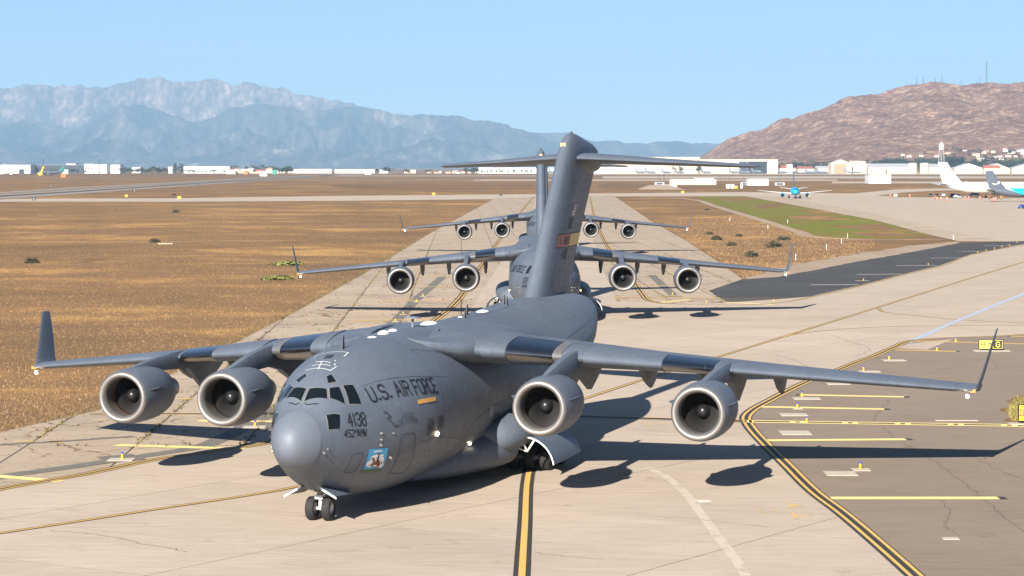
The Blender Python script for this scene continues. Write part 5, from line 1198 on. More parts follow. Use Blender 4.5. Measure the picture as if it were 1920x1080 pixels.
def block(name,label,cat,x0,x1,ytop,Y,depth,wall='wall_white',roof='flat',roofm='roof_grey',group=None,ybase=None,wins=0,rows=1,doors=(),rh=.35):
    X0,X1=w2(x0,Y),w2(x1,Y); h=zpx(ytop,Y); wd=X1-X0; t=empty(name,((X0+X1)/2,Y,-.1),0,label,cat,group)
    e=h if roof=='flat' else h*(1-rh)
    b=MB(); b.box((0,depth/2,e/2),(wd,depth,e)); b.build('wall',M[wall],t)
    if roof=='flat':
        b=MB(); b.box((0,depth/2,e+.25),(wd+.6,depth+.6,.5)); b.build('roof',M[roofm],t)
    elif roof=='gable_x':
        b=MB(); b.add([(-wd/2-.6,-.6,e),(wd/2+.6,-.6,e),(wd/2+.6,depth+.6,e),(-wd/2-.6,depth+.6,e),(-wd/2-.6,depth/2,h),(wd/2+.6,depth/2,h)],[(0,1,5,4),(2,3,4,5),(3,0,4),(1,2,5),(0,3,2,1)]); b.build('roof',M[roofm],t)
    else:
        b=MB(); b.add([(-wd/2-.6,-.6,e),(wd/2+.6,-.6,e),(wd/2+.6,depth+.6,e),(-wd/2-.6,depth+.6,e),(0,-.6,h),(0,depth+.6,h)],[(0,4,5,3),(1,2,5,4),(0,1,4),(3,5,2),(0,3,2,1)]); b.build('roof',M[roofm],t)
        b=MB(); b.add([(-wd/2,-.75,e),(wd/2,-.75,e),(0,-.75,h-.4)],[(0,1,2)]); b.build('gable_wall',M[wall],t)
    for k in range(wins):
        for r_ in range(rows):
            b=MB(); ww=wd/wins*.5; b.box((-wd/2+wd*(k+.5)/wins,-.06,e*(.5+.3*(r_-(rows-1)/2))),(ww,.2,e*.14)); b.build('window',M['win_dark'],t)
    for a,c,hh,mm in doors:
        b=MB(); b.box((-wd/2+wd*(a+c)/2,-.12,e*hh/2),(wd*(c-a),.3,e*hh)); b.build('door',M[mm],t)
    return t
BL=5600.
block('warehouse','long white warehouse at the far left edge','warehouse',-60,58,309.2,BL,120,doors=((.82,.9,.5,'win_dark'),))
block('office_block','dark grey flat block with small windows behind the yellow crane','building',62,160,309.5,BL+60,100,'wall_grey',wins=12,rows=1)  # dark wall colour carries the shade on this facade
block('roof_house','white rooftop structure above the dark grey block','building',125,143,307,BL+250,40)
for k,(a,c,l) in enumerate(((159,176,'nearest the dark block'),(177,186,'narrow, second from left'),(188,201,'third from left'),(208,226,'rightmost, standing apart'))): block('white_block','white cube office with a row of square windows, '+l,'building',a,c,307.4+.5*k,BL+20-8*k,60,wins=3,group='white cube offices left of the tree line')
block('office_block','grey recessed wing between two white cube offices','building',201,208,309,BL+120,60,'wall_grey')
block('warehouse','small white shed above the left tree line','warehouse',247,264,313.5,BL+300,40)
block('warehouse','white warehouse end left of the two tall trees','warehouse',316,324,312.8,BL+100,60)
block('warehouse','long white warehouse right of the two tall trees','warehouse',345,431,312,BL+90,90)
block('warehouse','low white shed in front of the hillside town','warehouse',425,442,321.2,BL-500,20,'wall_cream')
block('warehouse','long low white warehouse in the middle distance','warehouse',548,622,317,BL+200,60); block('warehouse','long low white warehouse left of the tailplane','warehouse',628,703,317.5,BL+210,60)
block('warehouse','short white shed by a dark tree','warehouse',712,728,318,BL+150,40); block('warehouse','pale shed with a tan wall under the tailplane','warehouse',768,780,318.5,BL+150,40,'wall_cream')
block('warehouse','long white warehouse between the tail fins','warehouse',897,1048,314.3,BL+40,90,wins=0); block('warehouse','white warehouse right of the near tail fin','warehouse',1112,1146,313.2,BL+50,90)
block('hangar','tall cream hangar behind the tailplane','hangar',1146,1312,294.8,BL+30,130,'wall_cream',roofm='wall_cream')
h2=block('hangar','wide cream hangar with a dark open bay on the right','hangar',1312,1458,299,BL-40,120,'wall_cream',roofm='roof_grey',doors=((.50,.61,.86,'wall_grey'),(.613,.86,.86,'win_dark')))  # near-black door panel paints the shaded inside of the open bay
for k,(a,c,yt,rf,rm,wl,l) in enumerate(((1460,1475,309.5,'gable_x','roof_red','wall_cream','small red roofed building beside the open hangar'),(1475,1485,308.5,'flat','roof_grey','wall_white','white cube building beside the red roof'),(1496,1524,311.5,'gable_x','roof_red','wall_cream','long red roofed building left of the brown door hangar'),(1530,1556,311,'gable_x','roof_grey','wall_cream','low cream shed left of the brown door hangar'))): block('base_building',l,'building',a,c,yt,BL-20,40,wl,rf,rm)
block('hangar','cream hangar with a stepped roof and brown door','hangar',1558,1596,299.2,BL-80,60,'wall_cream','gable_y','wall_cream',doors=((.13,.74,.95,'door_tan'),),rh=.28)
for k,(a,c,yt,l) in enumerate(((1596,1624,301.5,'lean-to part right of the brown door hangar'),(1604,1660,306.5,'first long cream shed of the row'),(1658,1705,306.5,'second long cream shed, left of the tanks'),(1740,1768,307,'cream shed behind the right tank'))): block('hangar',l,'hangar',a,c,yt,BL-60+15*k,60,'wall_cream','gable_x','roof_grey' if k else 'wall_cream')
for k,(a,c,yt,l) in enumerate(((1788,1844,306,'cream gabled hangar between the white tail and grey tail'),(1845,1892,306.2,'cream gabled hangar with red porch right of the grey tail'),(1896,1960,306.5,'cream gabled hangar at the right edge'))): block('hangar',l,'hangar',a,c,yt,BL-100+30*k,60,'wall_cream','gable_y','roof_grey',rh=.5)
block('porch','red roofed porch in front of a cream hangar','building',1844,1874,309.6,BL-140,20,'wall_cream','gable_x','roof_red')
for k,(c,l) in enumerate(((1710.3,'left of the two cream storage tanks'),(1732.2,'right of the two cream storage tanks'))):
    Y=BL-160; x=w2(c,Y); t=empty('storage_tank',(x,Y,0),0,l,'tank','cream storage tanks'); h=zpx(306.3,Y); r_=8.4/FOC*Y; b=MB(); b.lathe([(0,r_),(h,r_)],'z',(0,0,0),28); b.build('tank_wall',M['wall_cream'],t,auto=40); b=MB(); b.lathe([(h,r_*1.01),(h+1.2,r_*.5),(h+1.6,0)],'z',(0,0,0),28); b.build('roof',M['wall_cream'],t,auto=40)
# water tower
Y=5450.; x=w2(1764,Y); t=empty('water_tower',(x,Y,0),0,'pale water tower on tall crossed legs before the hill','water tower'); S=Y/FOC
b=MB(); z1,z2=zpx(280.2,Y),zpx(270.5,Y); b.lathe([(z1-2.5,1),(z1-1,3.6*S),(z1,4.8*S),(z2,4.8*S)],'z',(0,0,0),20); b.build('tank',M['steel'],t,auto=40); b=MB(); b.lathe([(z2,5.2*S),(zpx(266.6,Y),.8*S),(zpx(265.6,Y),.3)],'z',(0,0,0),20); b.build('roof',M['steel'],t,auto=40)
b=MB()
for k in range(6):
    a=math.pi*k/3+.2; b.tube([(7.6*S*math.cos(a),7.6*S*math.sin(a),0),(4.4*S*math.cos(a),4.4*S*math.sin(a),z1)],.32,6)
b.build('tower_leg',M['steel'],t); b=MB(); b.tube([(0,0,0),(0,0,z1)],.4,8); b.build('riser_pipe',M['steel'],t); b=MB()
for f_ in (.3,.6,.85):
    r_=(7.6-3.2*f_)*S
    for k in range(6): a=math.pi*k/3+.2; c_=a+math.pi/3; b.tube([(r_*math.cos(a),r_*math.sin(a),z1*f_),(r_*math.cos(c_),r_*math.sin(c_),z1*f_)],.16,4)
for k in range(6):
    a=math.pi*k/3+.2; c_=a+math.pi/3
    for f0,f1 in ((.02,.3),(.3,.6),(.6,.85)): b.tube([((7.6-3.2*f0)*S*math.cos(a),(7.6-3.2*f0)*S*math.sin(a),z1*f0),((7.6-3.2*f1)*S*math.cos(c_),(7.6-3.2*f1)*S*math.sin(c_),z1*f1)],.09,4)
b.build('tower_brace',M['steel'],t)
b=MB(); b.lathe([(z1-.6,5.0*S),(z1-.6,5.6*S),(z1-.2,5.6*S),(z1-.2,5.0*S)],'z',(0,0,0),20,closed=True); b.build('walkway',M['steel'],t)
# masts on the hill
for px,yt,yb,l in ((1847,115,155,'tallest radio mast on the hill crest'),(1729,143,156,'thin mast left of the hill summit'),(1716,144,158,'faint short mast left of the summit'),(1764,142,153.5,'thin mast just right of the summit'),(1800,151,159,'stubby mast in the saddle'),(1751,147,153.5,'short mast on the summit'),(1835,145,155.5,'pale short mast beside the tallest one'),(1829,152,156,'small mast with a box, left of the tallest')):
    Yh=8600; x=w2(px,Yh); z0=hill_z(x,Yh)-4; z1=at(px,yt,Yh)[2]; t=empty('radio_mast',(x,Yh,z0),0,l,'mast','radio masts on the hill'); b=MB(); h=z1-z0; wd=2.6 if px==1847 else 1.3
    for k in range(3): a=2*math.pi*k/3; b.tube([(wd*math.cos(a),wd*math.sin(a),0),(wd*.45*math.cos(a),wd*.45*math.sin(a),h)],.45 if px==1847 else .3,5)
    n=max(3,int(h/5))
    for i in range(n):
        for k in range(3): a=2*math.pi*k/3; c_=a+2*math.pi/3; q=wd*(1-.55*i/n); q2=wd*(1-.55*(i+1)/n); b.tube([(q*math.cos(a),q*math.sin(a),h*i/n),(q2*math.cos(c_),q2*math.sin(c_),h*(i+1)/n)],.22,4)
    b.build('lattice',M['metal_dark'],t); b=MB(); b.box((0,0,h*.97),(wd*.8,wd*.8,h*.03)); b.build('aerial',M['metal_dark'],t)
# buildings in the middle field
def hut(name,label,x0,x1,yt,yb,depth,wall,wins=0,cat='building'):
    Y=gY(yb); X0,X1=w2(x0,Y),w2(x1,Y); h=zpx(yt,Y); t=empty(name,((X0+X1)/2,Y,-.1),0,label,cat); b=MB(); b.box((0,depth/2,h/2),(X1-X0,depth,h)); b.build('wall',M[wall],t); b=MB(); b.box((0,depth/2,h+.12),(X1-X0+.4,depth+.4,.24)); b.build('roof',M['roof_grey'] if wall!='wall_white' else M['wall_white'],t)
    for k in range(wins): b=MB(); b.box((-(X1-X0)/2+(X1-X0)*(k+.5)/wins,-.03,h*.35),(.9,.1,h*.3)); b.build('door',M['roof_grey'],t)
    return t
hut('long_hut','long low cream building in the middle of the field',1256,1342.5,336.3,346.3,12,'wall_cream',9); hut('roof_annex','low white annex on the long cream building roof line',1301,1337,334.2,345.6,6,'wall_white')
hut('white_hall','blank white hall left of the blue airliner',1402,1440.5,335.8,347.6,18,'wall_white',0); hut('white_hall','largest blank white hall right of the blue airliner',1628.3,1670,327.8,343.9,24,'wall_white',1)
hut('cabin','white cabin beside a yellow container',1361.5,1368,346,353,4,'wall_white'); hut('cabin','white cabin with an open dark door',1370,1376,346,353,4,'wall_white',1); hut('container','yellow container in the field',1377,1382.5,348.6,353.2,3,'sign_orange',0,'container'); hut('cabin','lone white cabin right of the container',1388.5,1392,346,353,3,'wall_white')
Y=gY(355); b=MB(); x0,x1=w2(1200,Y),w2(1283,Y); q=[(x0,Y-6),(x1,Y-6),(x1,Y+40),(x0,Y+40)]; h=zpx(347.5,Y)
b.add([(q[0][0],q[0][1],-.1),(q[1][0],q[1][1],-.1),(q[2][0],q[2][1],-.1),(q[3][0],q[3][1],-.1),(x0+8,Y+10,h),(x1-9,Y+10,h),(x1-9,Y+30,h),(x0+8,Y+30,h)],[(0,1,5,4),(1,2,6,5),(2,3,7,6),(3,0,4,7),(4,5,6,7)]); o=b.build('earth_mound',M['dirt']); tag(o,'flat topped pale earth mound by the taxiway','mound')
hut('cabin','white cabin on top of the pale earth mound',1241,1269,346.8,350.5,4,'wall_white')
pmh=MB(); pmh.tube([(0,0,0),(0,0,12)],.14,5); pole_me=pmh.mesh('field_pole',M['metal_dark'])
for k,(px,yt,yb) in enumerate(((1234,329,346),(1238.5,329,346),(1244,327,346),(1246.5,327,346),(1293.5,328,340),(1320,330,340),(1344.5,325,345),(1348,328,345),(1351.5,328,345),(1359.5,328,345),(1367,328,345),(1395,328,346),(1402.5,331,346),(1417,325,338),(1460,328,345),(1463,332,345),(1602,332,343),(1697,336,347))):
    Y=gY(yb); o=inst('field_pole',pole_me,None,(w2(px,Y),Y,-.1),0,(1,1,zpx(yt,Y)/12)); tag(o,'thin dark pole in the far field fence line, '+nth(k),'pole','thin poles in the far fields')
for px,yb,l in ((1236,346.5,'left of the long cream building'),(1397,347,'left of the blank white hall'),(1461,347.5,'behind the blue airliner tail')):
    Y=gY(yb); t=empty('utility_box',(w2(px,Y),Y,-.1),0,'grey fenced utility box '+l,'utility box'); b=MB(); b.box((0,0,1.2),(8,6,2.4)); b.build('cabinet',M['roof_grey'],t); b=MB(); b.box((0,-3.1,1.2),(5,.2,1.4)); b.build('door',M['metal_dark'],t)

# ---------------------------------------------------------------- trees
def tree_meshes(kind,seed):
    m=M['leaf_dark'] if kind!='mid' else M['leaf_mid']; h=10
    if kind=='palm':
        r=np.random.default_rng(seed); mb=MB(); V=[];F=[]
        for k in range(22):
            a=r.uniform(0,6.3); l=2.2; d=np.array([math.cos(a),math.sin(a),0]); s=np.array([-math.sin(a),math.cos(a),0])*.35; p=np.array([0,0,9.4]); q=p+d*l*.6+[0,0,r.uniform(0,.8)]; e=p+d*l+[0,0,r.uniform(-1.2,0)]
            b=len(V); V+=[tuple(p),tuple(q+s),tuple(q-s),tuple(e)]; F+=[(b,b+1,b+2),(b+1,b+3,b+2)]
        mb.add(V,F); cr=mb.mesh('crown',m,recalc=False)
    else:
        r=np.random.default_rng(seed); mb=MB(); V=[];F=[]
        cs=[(r.normal(0,1.5),r.normal(0,1.5),r.uniform(3.5,8.6),r.uniform(1.3,2.6)) for _ in range(8)]
        if kind=='tall': cs=[(r.normal(0,.8),r.normal(0,.8),2.5+7.5*i/8,2.1-.14*i) for i in range(9)]
        for c in cs:
            for k in range(26):
                d=r.normal(0,1,3); d/=np.linalg.norm(d); p=np.array(c[:3])+d*c[3]*r.random()**.35; u=r.normal(0,1,3); u/=np.linalg.norm(u); v=np.cross(u,r.normal(0,1,3)); v/=np.linalg.norm(v); s=.55*r.uniform(.6,1.3)
                b=len(V); V+=[tuple(p+u*s),tuple(p-u*s*.5+v*s*.8),tuple(p-u*s*.5-v*s*.8)]; F.append((b,b+1,b+2))
        mb.add(V,F); cr=mb.mesh('crown',m,recalc=False)
    tb=MB(); tb.tube([(0,0,0),(.1,0,h*.3),(0,.1,h*.62 if kind!='palm' else h*.94)],[.32,.24,.12],7)
    if kind!='palm': tb.tube([(.08,0,h*.34),(1.2,.3,h*.6)],[.14,.05],5); tb.tube([(.06,0,h*.4),(-1.0,-.4,h*.66)],[.13,.05],5)
    return tb.mesh('trunk',M['trunk'],auto=50),cr
TM={k:[tree_meshes(k,s) for s in sd] for k,sd in {'dark':(1,2,3),'mid':(4,5,6),'tall':(7,8),'palm':(9,)}.items()}
def tree(px,yt,yb,Y,kind,label,group,z0=0.0,wide=1.0,name=None):
    h=max(3,zpx(yt,Y)); t=empty({'palm':'palm_tree','tall':'cypress_tree'}.get(kind,'leafy_tree'),(w2(px,Y),Y,z0-.1),random.random()*6.3,label,'tree',group); s=h/10; a,c=random.choice(TM[kind]); inst('trunk',a,t,(0,0,0),0,s); o=inst('crown',c,t,(0,0,0),0,(s*wide,s*wide,s)); return t
rt=random.Random(3)
def row(x0,x1,n,y0,y1,yb,Y,kinds,label,group,wide=1.2):
    for k in range(n):
        px=x0+(x1-x0)*(k+rt.random())/n; tree(px,rt.uniform(y0,y1),yb,Y+rt.uniform(-60,60),rt.choice(kinds),label+', '+nth(k),group,0,wide)
row(228,316,26,311.5,318,324.5,BL-250,['dark','mid','mid'],'small bushy tree in the far left tree line','trees in the far left tree line',1.5)
row(66,160,12,315,319,324.5,BL-120,['dark'],'small dark tree in front of the dark grey block','trees before the dark grey block',1.5)
row(345,425,12,316.5,319.5,324,BL-200,['mid'],'small round tree along the long white warehouse','trees along the long white warehouse',1.5)
tree(329.5,307,324.5,BL-220,'tall','taller of two dark trees by the white warehouse','two tall dark trees',0,1.3); tree(341,308,324.5,BL-210,'tall','right one of two dark trees by the white warehouse','two tall dark trees',0,1.4)
for k in range(9): tree(528+k*2.4,312.5+rt.random()*2,323.5,BL-150,'dark','dark tree in the dense clump above the runway end, '+nth(k),'dense tree clump above the runway end',0,1.4)
for k in range(4): tree(516+k*2.6,313+rt.random()*2,323.5,BL-150,'dark','dark tree left of the dense clump, '+nth(k),'trees left of the dense clump',0,1.2)
row(432,548,20,308.5,315.5,321,BL+350,['dark','mid'],'small tree among the town houses','trees among the far town houses',1.2)
row(548,720,24,314,317.5,321,BL+450,['dark'],'dark tree behind the long low warehouse','trees behind the long low warehouses',1.5)
for k,(px,yt) in enumerate(((722,312.5),(726,312),(730,314),(761,316),(766,316.5),(800,317),(806,316.5))): tree(px,yt,324,BL-100,'dark','dark tree between the low sheds, '+nth(k),'trees between the low sheds',0,1.5)
row(870,897,8,312.5,316,323,BL-60,['dark','mid'],'grey green tree left of the white warehouse','trees left of the long white warehouse',1.4)
row(903,1003,13,315.5,318.5,322.6,BL-60,['dark'],'small tree standing against the white warehouse','trees against the long white warehouse',1.2)
row(1122,1146,6,307,311,322,BL+170,['dark'],'dark tree between warehouse and hangar','trees between warehouse and hangar',1.2)
for k,px in enumerate((1263,1276,1308,1311)): tree(px,310,322.5,BL-90,'dark','small dark tree in front of the cream hangar, '+nth(k),'trees before the cream hangar',0,1.2)
row(1458,1560,30,300.5,309,321,BL+330,['dark','dark','palm'],'dark tree behind the red roofed buildings','trees behind the red roofed buildings',1.1)
row(1600,1700,40,298,305.5,320,BL+380,['dark','dark','palm','mid'],'dark tree behind the long cream sheds','trees behind the long cream sheds',1.1)
row(1655,1765,30,292.5,300,318,BL+560,['dark','dark','mid'],'blue green tree at the foot of the hill','trees at the foot of the hill',1.3)
for k in range(9): tree(1775+k*2.4,289.5+rt.random()*4,318,BL+300,'dark','large dark tree right of the water tower, '+nth(k),'large trees right of the water tower',0,1.2)
row(1800,1925,44,294,303,318,BL+380,['dark','palm','mid','dark'],'tree among the buildings right of the water tower','trees right of the water tower',1.0)
for k,px in enumerate(sorted(rt.uniform(1730,1925) for _ in range(46))):
     Y=6420+rt.uniform(0,420); x=w2(px,Y); z=hill_z(x,Y); h=rt.uniform(7,13); t=empty('leafy_tree',(x,Y,z-.5),rt.random()*6,'small tree on the lower hill slope, '+nth(k),'tree','trees on the lower hill slope'); a,c=rt.choice(TM['dark']); inst('trunk',a,t,(0,0,0),0,h/10); inst('crown',c,t,(0,0,0),0,(h/10*1.3,h/10*1.3,h/10))
# houses
hw=MB(); hw.box((0,0,2.2),(12,9,4.4)); hw_me=[hw.mesh('wall',M[k]) for k in ('wall_white','wall_cream')]
hr=MB(); hr.add([(-6.5,-5,4.4),(6.5,-5,4.4),(6.5,5,4.4),(-6.5,5,4.4),(-5,0,6.6),(5,0,6.6)],[(0,1,5,4),(2,3,4,5),(3,0,4),(1,2,5),(0,3,2,1)]); hr_me=[hr.mesh('roof',M[k]) for k in ('roof_red','roof_grey','door_tan')]
hn=MB(); hn.box((-3,-4.55,2.4),(2,.12,1.4)); hn_me=hn.mesh('window',M['win_dark']); hn=MB(); hn.box((2.6,-4.55,2.4),(2.4,.12,1.4)); hn2_me=hn.mesh('window',M['win_dark'])
def house(px,Y,z,label,group,sc=1.0):
    t=empty('house',(w2(px,Y),Y,z),rt.uniform(-.5,.5),label,'house',group); inst('wall',rt.choice(hw_me),t,(0,0,0),0,sc); inst('roof',rt.choice(hr_me),t,(0,0,0),0,sc); inst('window',hn_me,t,(0,0,0),0,sc); inst('window',hn2_me,t,(0,0,0),0,sc)
for k,px in enumerate(sorted(1650+275*rt.random()**.6 for _ in range(58))):
     Y=6400+rt.uniform(0,380); house(px,Y,hill_z(w2(px,Y),Y)-.5,'small pale house on the lower hill slope, '+nth(k),'houses on the lower hill slope',rt.uniform(.8,1.2))
for k,px in enumerate(sorted(rt.uniform(434,548) for _ in range(34))):
     Y=BL+rt.uniform(-200,420); house(px,Y,0 if rt.random()<.6 else rt.uniform(2,6),'small pale house in the far town beyond the runway, '+nth(k),'houses in the far town',rt.uniform(.8,1.5))
for k,px in enumerate(sorted(rt.uniform(730,900) for _ in range(16))):
     house(px,BL+rt.uniform(0,300),0,'small pale house under the tailplane tip, '+nth(k),'houses under the tailplane tip',rt.uniform(.7,1.1))
for k,px in enumerate(sorted(rt.uniform(1485,1560) for _ in range(12))):
     house(px,BL+250,rt.uniform(3,12),'small house behind the red roofed buildings, '+nth(k),'houses behind the red roofs',1.0)

# ---------------------------------------------------------------- other aircraft
M['jet_blue']=mat('bright_blue_livery',(.02,.36,.66),.35); M['jet_dark']=mat('slate_tail_paint',(.10,.115,.145),.4); M['jet_white']=mat('white_livery',(.80,.80,.80),.35); M['tanker']=mat('tanker_grey_paint',(.19,.22,.26),.5); M['jet_metal']=mat('wing_grey_paint',(.45,.47,.50),.4,.2); M['turq']=mat('turquoise_livery',(.01,.46,.72),.35); M['jet_orange']=mat('orange_livery',(.75,.30,.03),.4); M['jet_green']=mat('green_livery',(.02,.22,.18),.4)
def jet(label,loc,rz,L_,rad,span,fuse='jet_white',wing='jet_metal',fin='jet_white',eng='jet_white',n_eng=2,fin_h=None,winglet=True,cat='airliner',group=None,name='airliner',gear=True,zc=None,detail=True):
    t=empty(name,loc,rz,label,cat,group); zc=zc or rad+1.35; n=20
    b=MB(); rg=[]
    for u,k,dz in ((0.0,.03,-.25),(.012,.32,-.2),(.035,.62,-.12),(.07,.86,-.04),(.11,.98,0),(.16,1,0),(.62,1,0),(.72,.94,.05),(.82,.72,.24),(.90,.46,.45),(.96,.24,.6),(1.0,.06,.7)):
        rg.append([(rad*k*math.cos(2*math.pi*i/n),u*L_,zc+rad*dz+rad*k*math.sin(2*math.pi*i/n)) for i in range(n)])
    b.loft(rg); fz=b.build('fuselage',M[fuse],t,auto=50)
    if detail:
        b=MB()
        for sg in (1,-1):
            for a0,a1 in ((68,86),(46,64)): 
                V=[]
                for u,k in ((.036,.645),(.062,.83)):
                    for a in (a0,a1):
                        an=R(a) if sg==1 else R(180-a); V.append((rad*k*1.02*math.cos(an),u*L_,zc+rad*(-.12 if u<.05 else -.055)+rad*k*1.03*math.sin(an)))
                b.add(V,[(0,1,3,2)])
        b.build('cockpit_window',M['glass'],fz,recalc=False)
    yr=rad*.9; s0=.33*L_; cr=.17*L_; ct=.045*L_; sw=.52; dih=.09; half=span/2
    for sg in (1,-1):
        b=MB(); rg=[]
        for y,c,tk in ((0,cr*1.05,.12),(yr,cr,.12),(half*.36,cr*.62,.11),(half,ct,.10)):
            le=s0+y*sw; z=zc-rad*.62+y*dih; rg.append([(sg*y,le+x*c,z+h*tk*c) for x,h in AF[::2]])
        b.loft(rg); wg=b.build('wing',M[wing],t,auto=40)
        if winglet:
            le=s0+half*sw; z=zc-rad*.62+half*dih; b=MB(); b.loft([[(sg*(half+dx+q),le+o+c*x,z+dz) for x,q in ((0,0),(.3,.06),(1,0),(.3,-.06))] for dx,dz,o,c in ((0,0,0,ct),(.25,.6,.4,ct*.85),(.55,2.4,1.6,ct*.4))]); b.build('winglet',M[fin if detail else wing],wg,auto=40)
        ys=[half*.33] if n_eng==2 else [half*.37,half*.64]
        for y in ys:
            le=s0+y*sw; er=rad*(.50 if n_eng==2 else .33); ez=zc-rad*.62+y*dih-er*1.25; e_=MB(); e_.lathe([(le-er*2.6,er*.86),(le-er*2.65,er*.93),(le-er*2.3,er*1.02),(le-er*1.2,er*1.05),(le+er*.2,er*.8),(le+er*1.2,er*.5)],'y',(sg*y,0,ez),20); en=e_.build('engine',M[eng],t,auto=50)
            e_=MB(); e_.lathe([(le-er*2.6,er*.86),(le-er*2.3,er*.80),(le-er*1.9,er*.8)],'y',(sg*y,0,ez),20); e_.build('inlet_lip',M['lip_metal'],en,smooth=True)
            e_=MB(); e_.lathe([(le-er*1.95,.0),(le-er*1.95,er*.82)],'y',(sg*y,0,ez),16); e_.lathe([(le-er*2.3,0),(le-er*1.95,er*.25)],'y',(sg*y,0,ez),12); e_.build('fan',M['black'],en)
            e_=MB(); e_.box((sg*y,le-er*.1,ez+er*1.15),(.25,er*2.6,er*.8)); e_.build('pylon',M[eng],en)
        b=MB(); b.loft([[(sg*y,le+x*c,zc+rad*.45+y*.12+h*.1*c) for x,h in AF[::3]] for y,le,c in ((0,.885*L_,.11*L_),(span*.19,.885*L_+span*.19*.7,.045*L_))]); b.build('tailplane',M[wing] if detail else M[fin],t,auto=40)
    fh=fin_h or span*.2
    b=MB(); zt=zc+rad*.75
    b.loft([[(th*h*c,le+x*c,z) for x,h in ((0,0),(.06,.6),(.25,1),(.6,.7),(1,.05),(.6,-.7),(.25,-1),(.06,-.6))] for z,le,c,th in ((zt-.5,.70*L_,.25*L_,.02),(zt+.8,.775*L_,.195*L_,.05),(zt+fh*.5,.855*L_,.14*L_,.05),(zt+fh,.925*L_,.085*L_,.05))]); fo=b.build('tail_fin',M[fin],t,auto=40)
    if gear:
        for x,s in ((0,.11*L_),(rad*1.35,.5*L_),(-rad*1.35,.5*L_)):
            for q in (-.32,.32):
                b=MB(); r_=.55; b.lathe([(-.16,0),(-.18,r_*.7),(-.12,r_),(.12,r_),(.18,r_*.7),(.16,0)],'x',(x+q,s,r_),16); b.build('wheel',M['tyre'],t,auto=40)
            b=MB(); b.tube([(x,s,r_),(x,s,zc-rad*.7)],.14,6); b.build('gear_leg',M['gear_grey'],t)
    return t,fz,fo,zc
x,y=gp(1492,372.3)
bj,fz,fo,zc=jet('bright blue airliner taxiing head on across the right apron',(x,y,-.05),R(-5),39,1.95,35.5,'jet_blue','jet_white','jet_dark','jet_blue',2,7.6)
b=MB(); st,w0=strokes('PRIME',.9,.75,.16)   # pale wordless side script stands in
b=MB(); 
for sg in (1,-1):
    V=[]
    for i in range(9):
        s=8+i*1.0; 
        for a in (-8,16): an=R(a) if sg==1 else R(180-a); V.append((1.97*math.cos(an),s,zc+1.97*math.sin(an)))
    b.add(V,[(2*i,2*i+1,2*i+3,2*i+2) for i in range(8) if i%3!=2])
b.build('side_marking',M['jet_white'],fz,recalc=False)
# parked jets at the right edge, seen side on, nose out of frame
Y=1150; X=w2(1766,Y)
jet('white airliner tail with white fin, body running out of frame',(X+47.0,Y+10,-.05),R(97),48,2.5,40,'jet_white','jet_metal','jet_white','jet_white',2,10.2,True,gear=True,zc=5.1)
Y=1040; X=w2(1846,Y)
gj,fz,fo,zc=jet('dark slate tailed airliner with white curved arrow on its fin',(X+38.5,Y+6,-.05),R(101),39,1.95,35,'jet_white','jet_metal','jet_dark','jet_white',2,7.9,True,zc=3.9)
# slate aft body, white swoosh and turquoise front worn as thin skins
def shell(name,u0,u1,mt,off,tilt,par,L_,rad):
    prof=((0.0,.03,-.25),(.012,.32,-.2),(.035,.62,-.12),(.07,.86,-.04),(.11,.98,0),(.16,1,0),(.62,1,0),(.72,.94,.05),(.82,.72,.24),(.90,.46,.45),(.96,.24,.6),(1.0,.06,.7))
    fk=pchip([p[0] for p in prof],[p[1] for p in prof]); fd=pchip([p[0] for p in prof],[p[2] for p in prof]); b=MB(); rg=[]
    for k in range(15):
        r=[]
        for i in range(28):
            a=2*math.pi*i/28; u=u0+(u1-u0)*k/14; u=min(.998,u+tilt*(1-math.sin(a))*.5*(1-k/14 if u1>.9 else 1)); r.append(((rad*fk(u)+off)*math.cos(a),u*L_,zc+rad*fd(u)+(rad*fk(u)+off)*math.sin(a)))
        rg.append(r)
    b.loft(rg,cap0=False,cap1=False); b.build(name,M[mt],par,smooth=True)
shell('tail_livery',.80,.995,'jet_dark',.02,-.30,fz,39,1.95); shell('front_livery',.10,.76,'turq',.02,-.20,fz,39,1.95)
b=MB(); q=[(.868+.05*i/8,-.55*math.sin(math.pi*i/8)*1.0) for i in range(9)]
for sd in (1,-1):
    V=[]
    for i,(u,dz) in enumerate(q):
        wd=.12+.34*math.sin(math.pi*min(1,i/8*1.1)); V+=[(sd*.42,39*(.935-.075*i/8),zc+1.95*.75+2.6+dz+wd/2),(sd*.42,39*(.935-.075*i/8),zc+1.95*.75+2.6+dz-wd/2)]
    b.add(V,[(2*i,2*i+1,2*i+3,2*i+2) for i in range(8)])
    a=V[-1]; b.add([(sd*.425,a[1]+.5,a[2]+.7),(sd*.425,a[1]-.5,a[2]+.8),(sd*.425,a[1]-.25,a[2]-.35)],[(0,1,2)])
b.build('fin_marking',M['white'],fo,recalc=False)
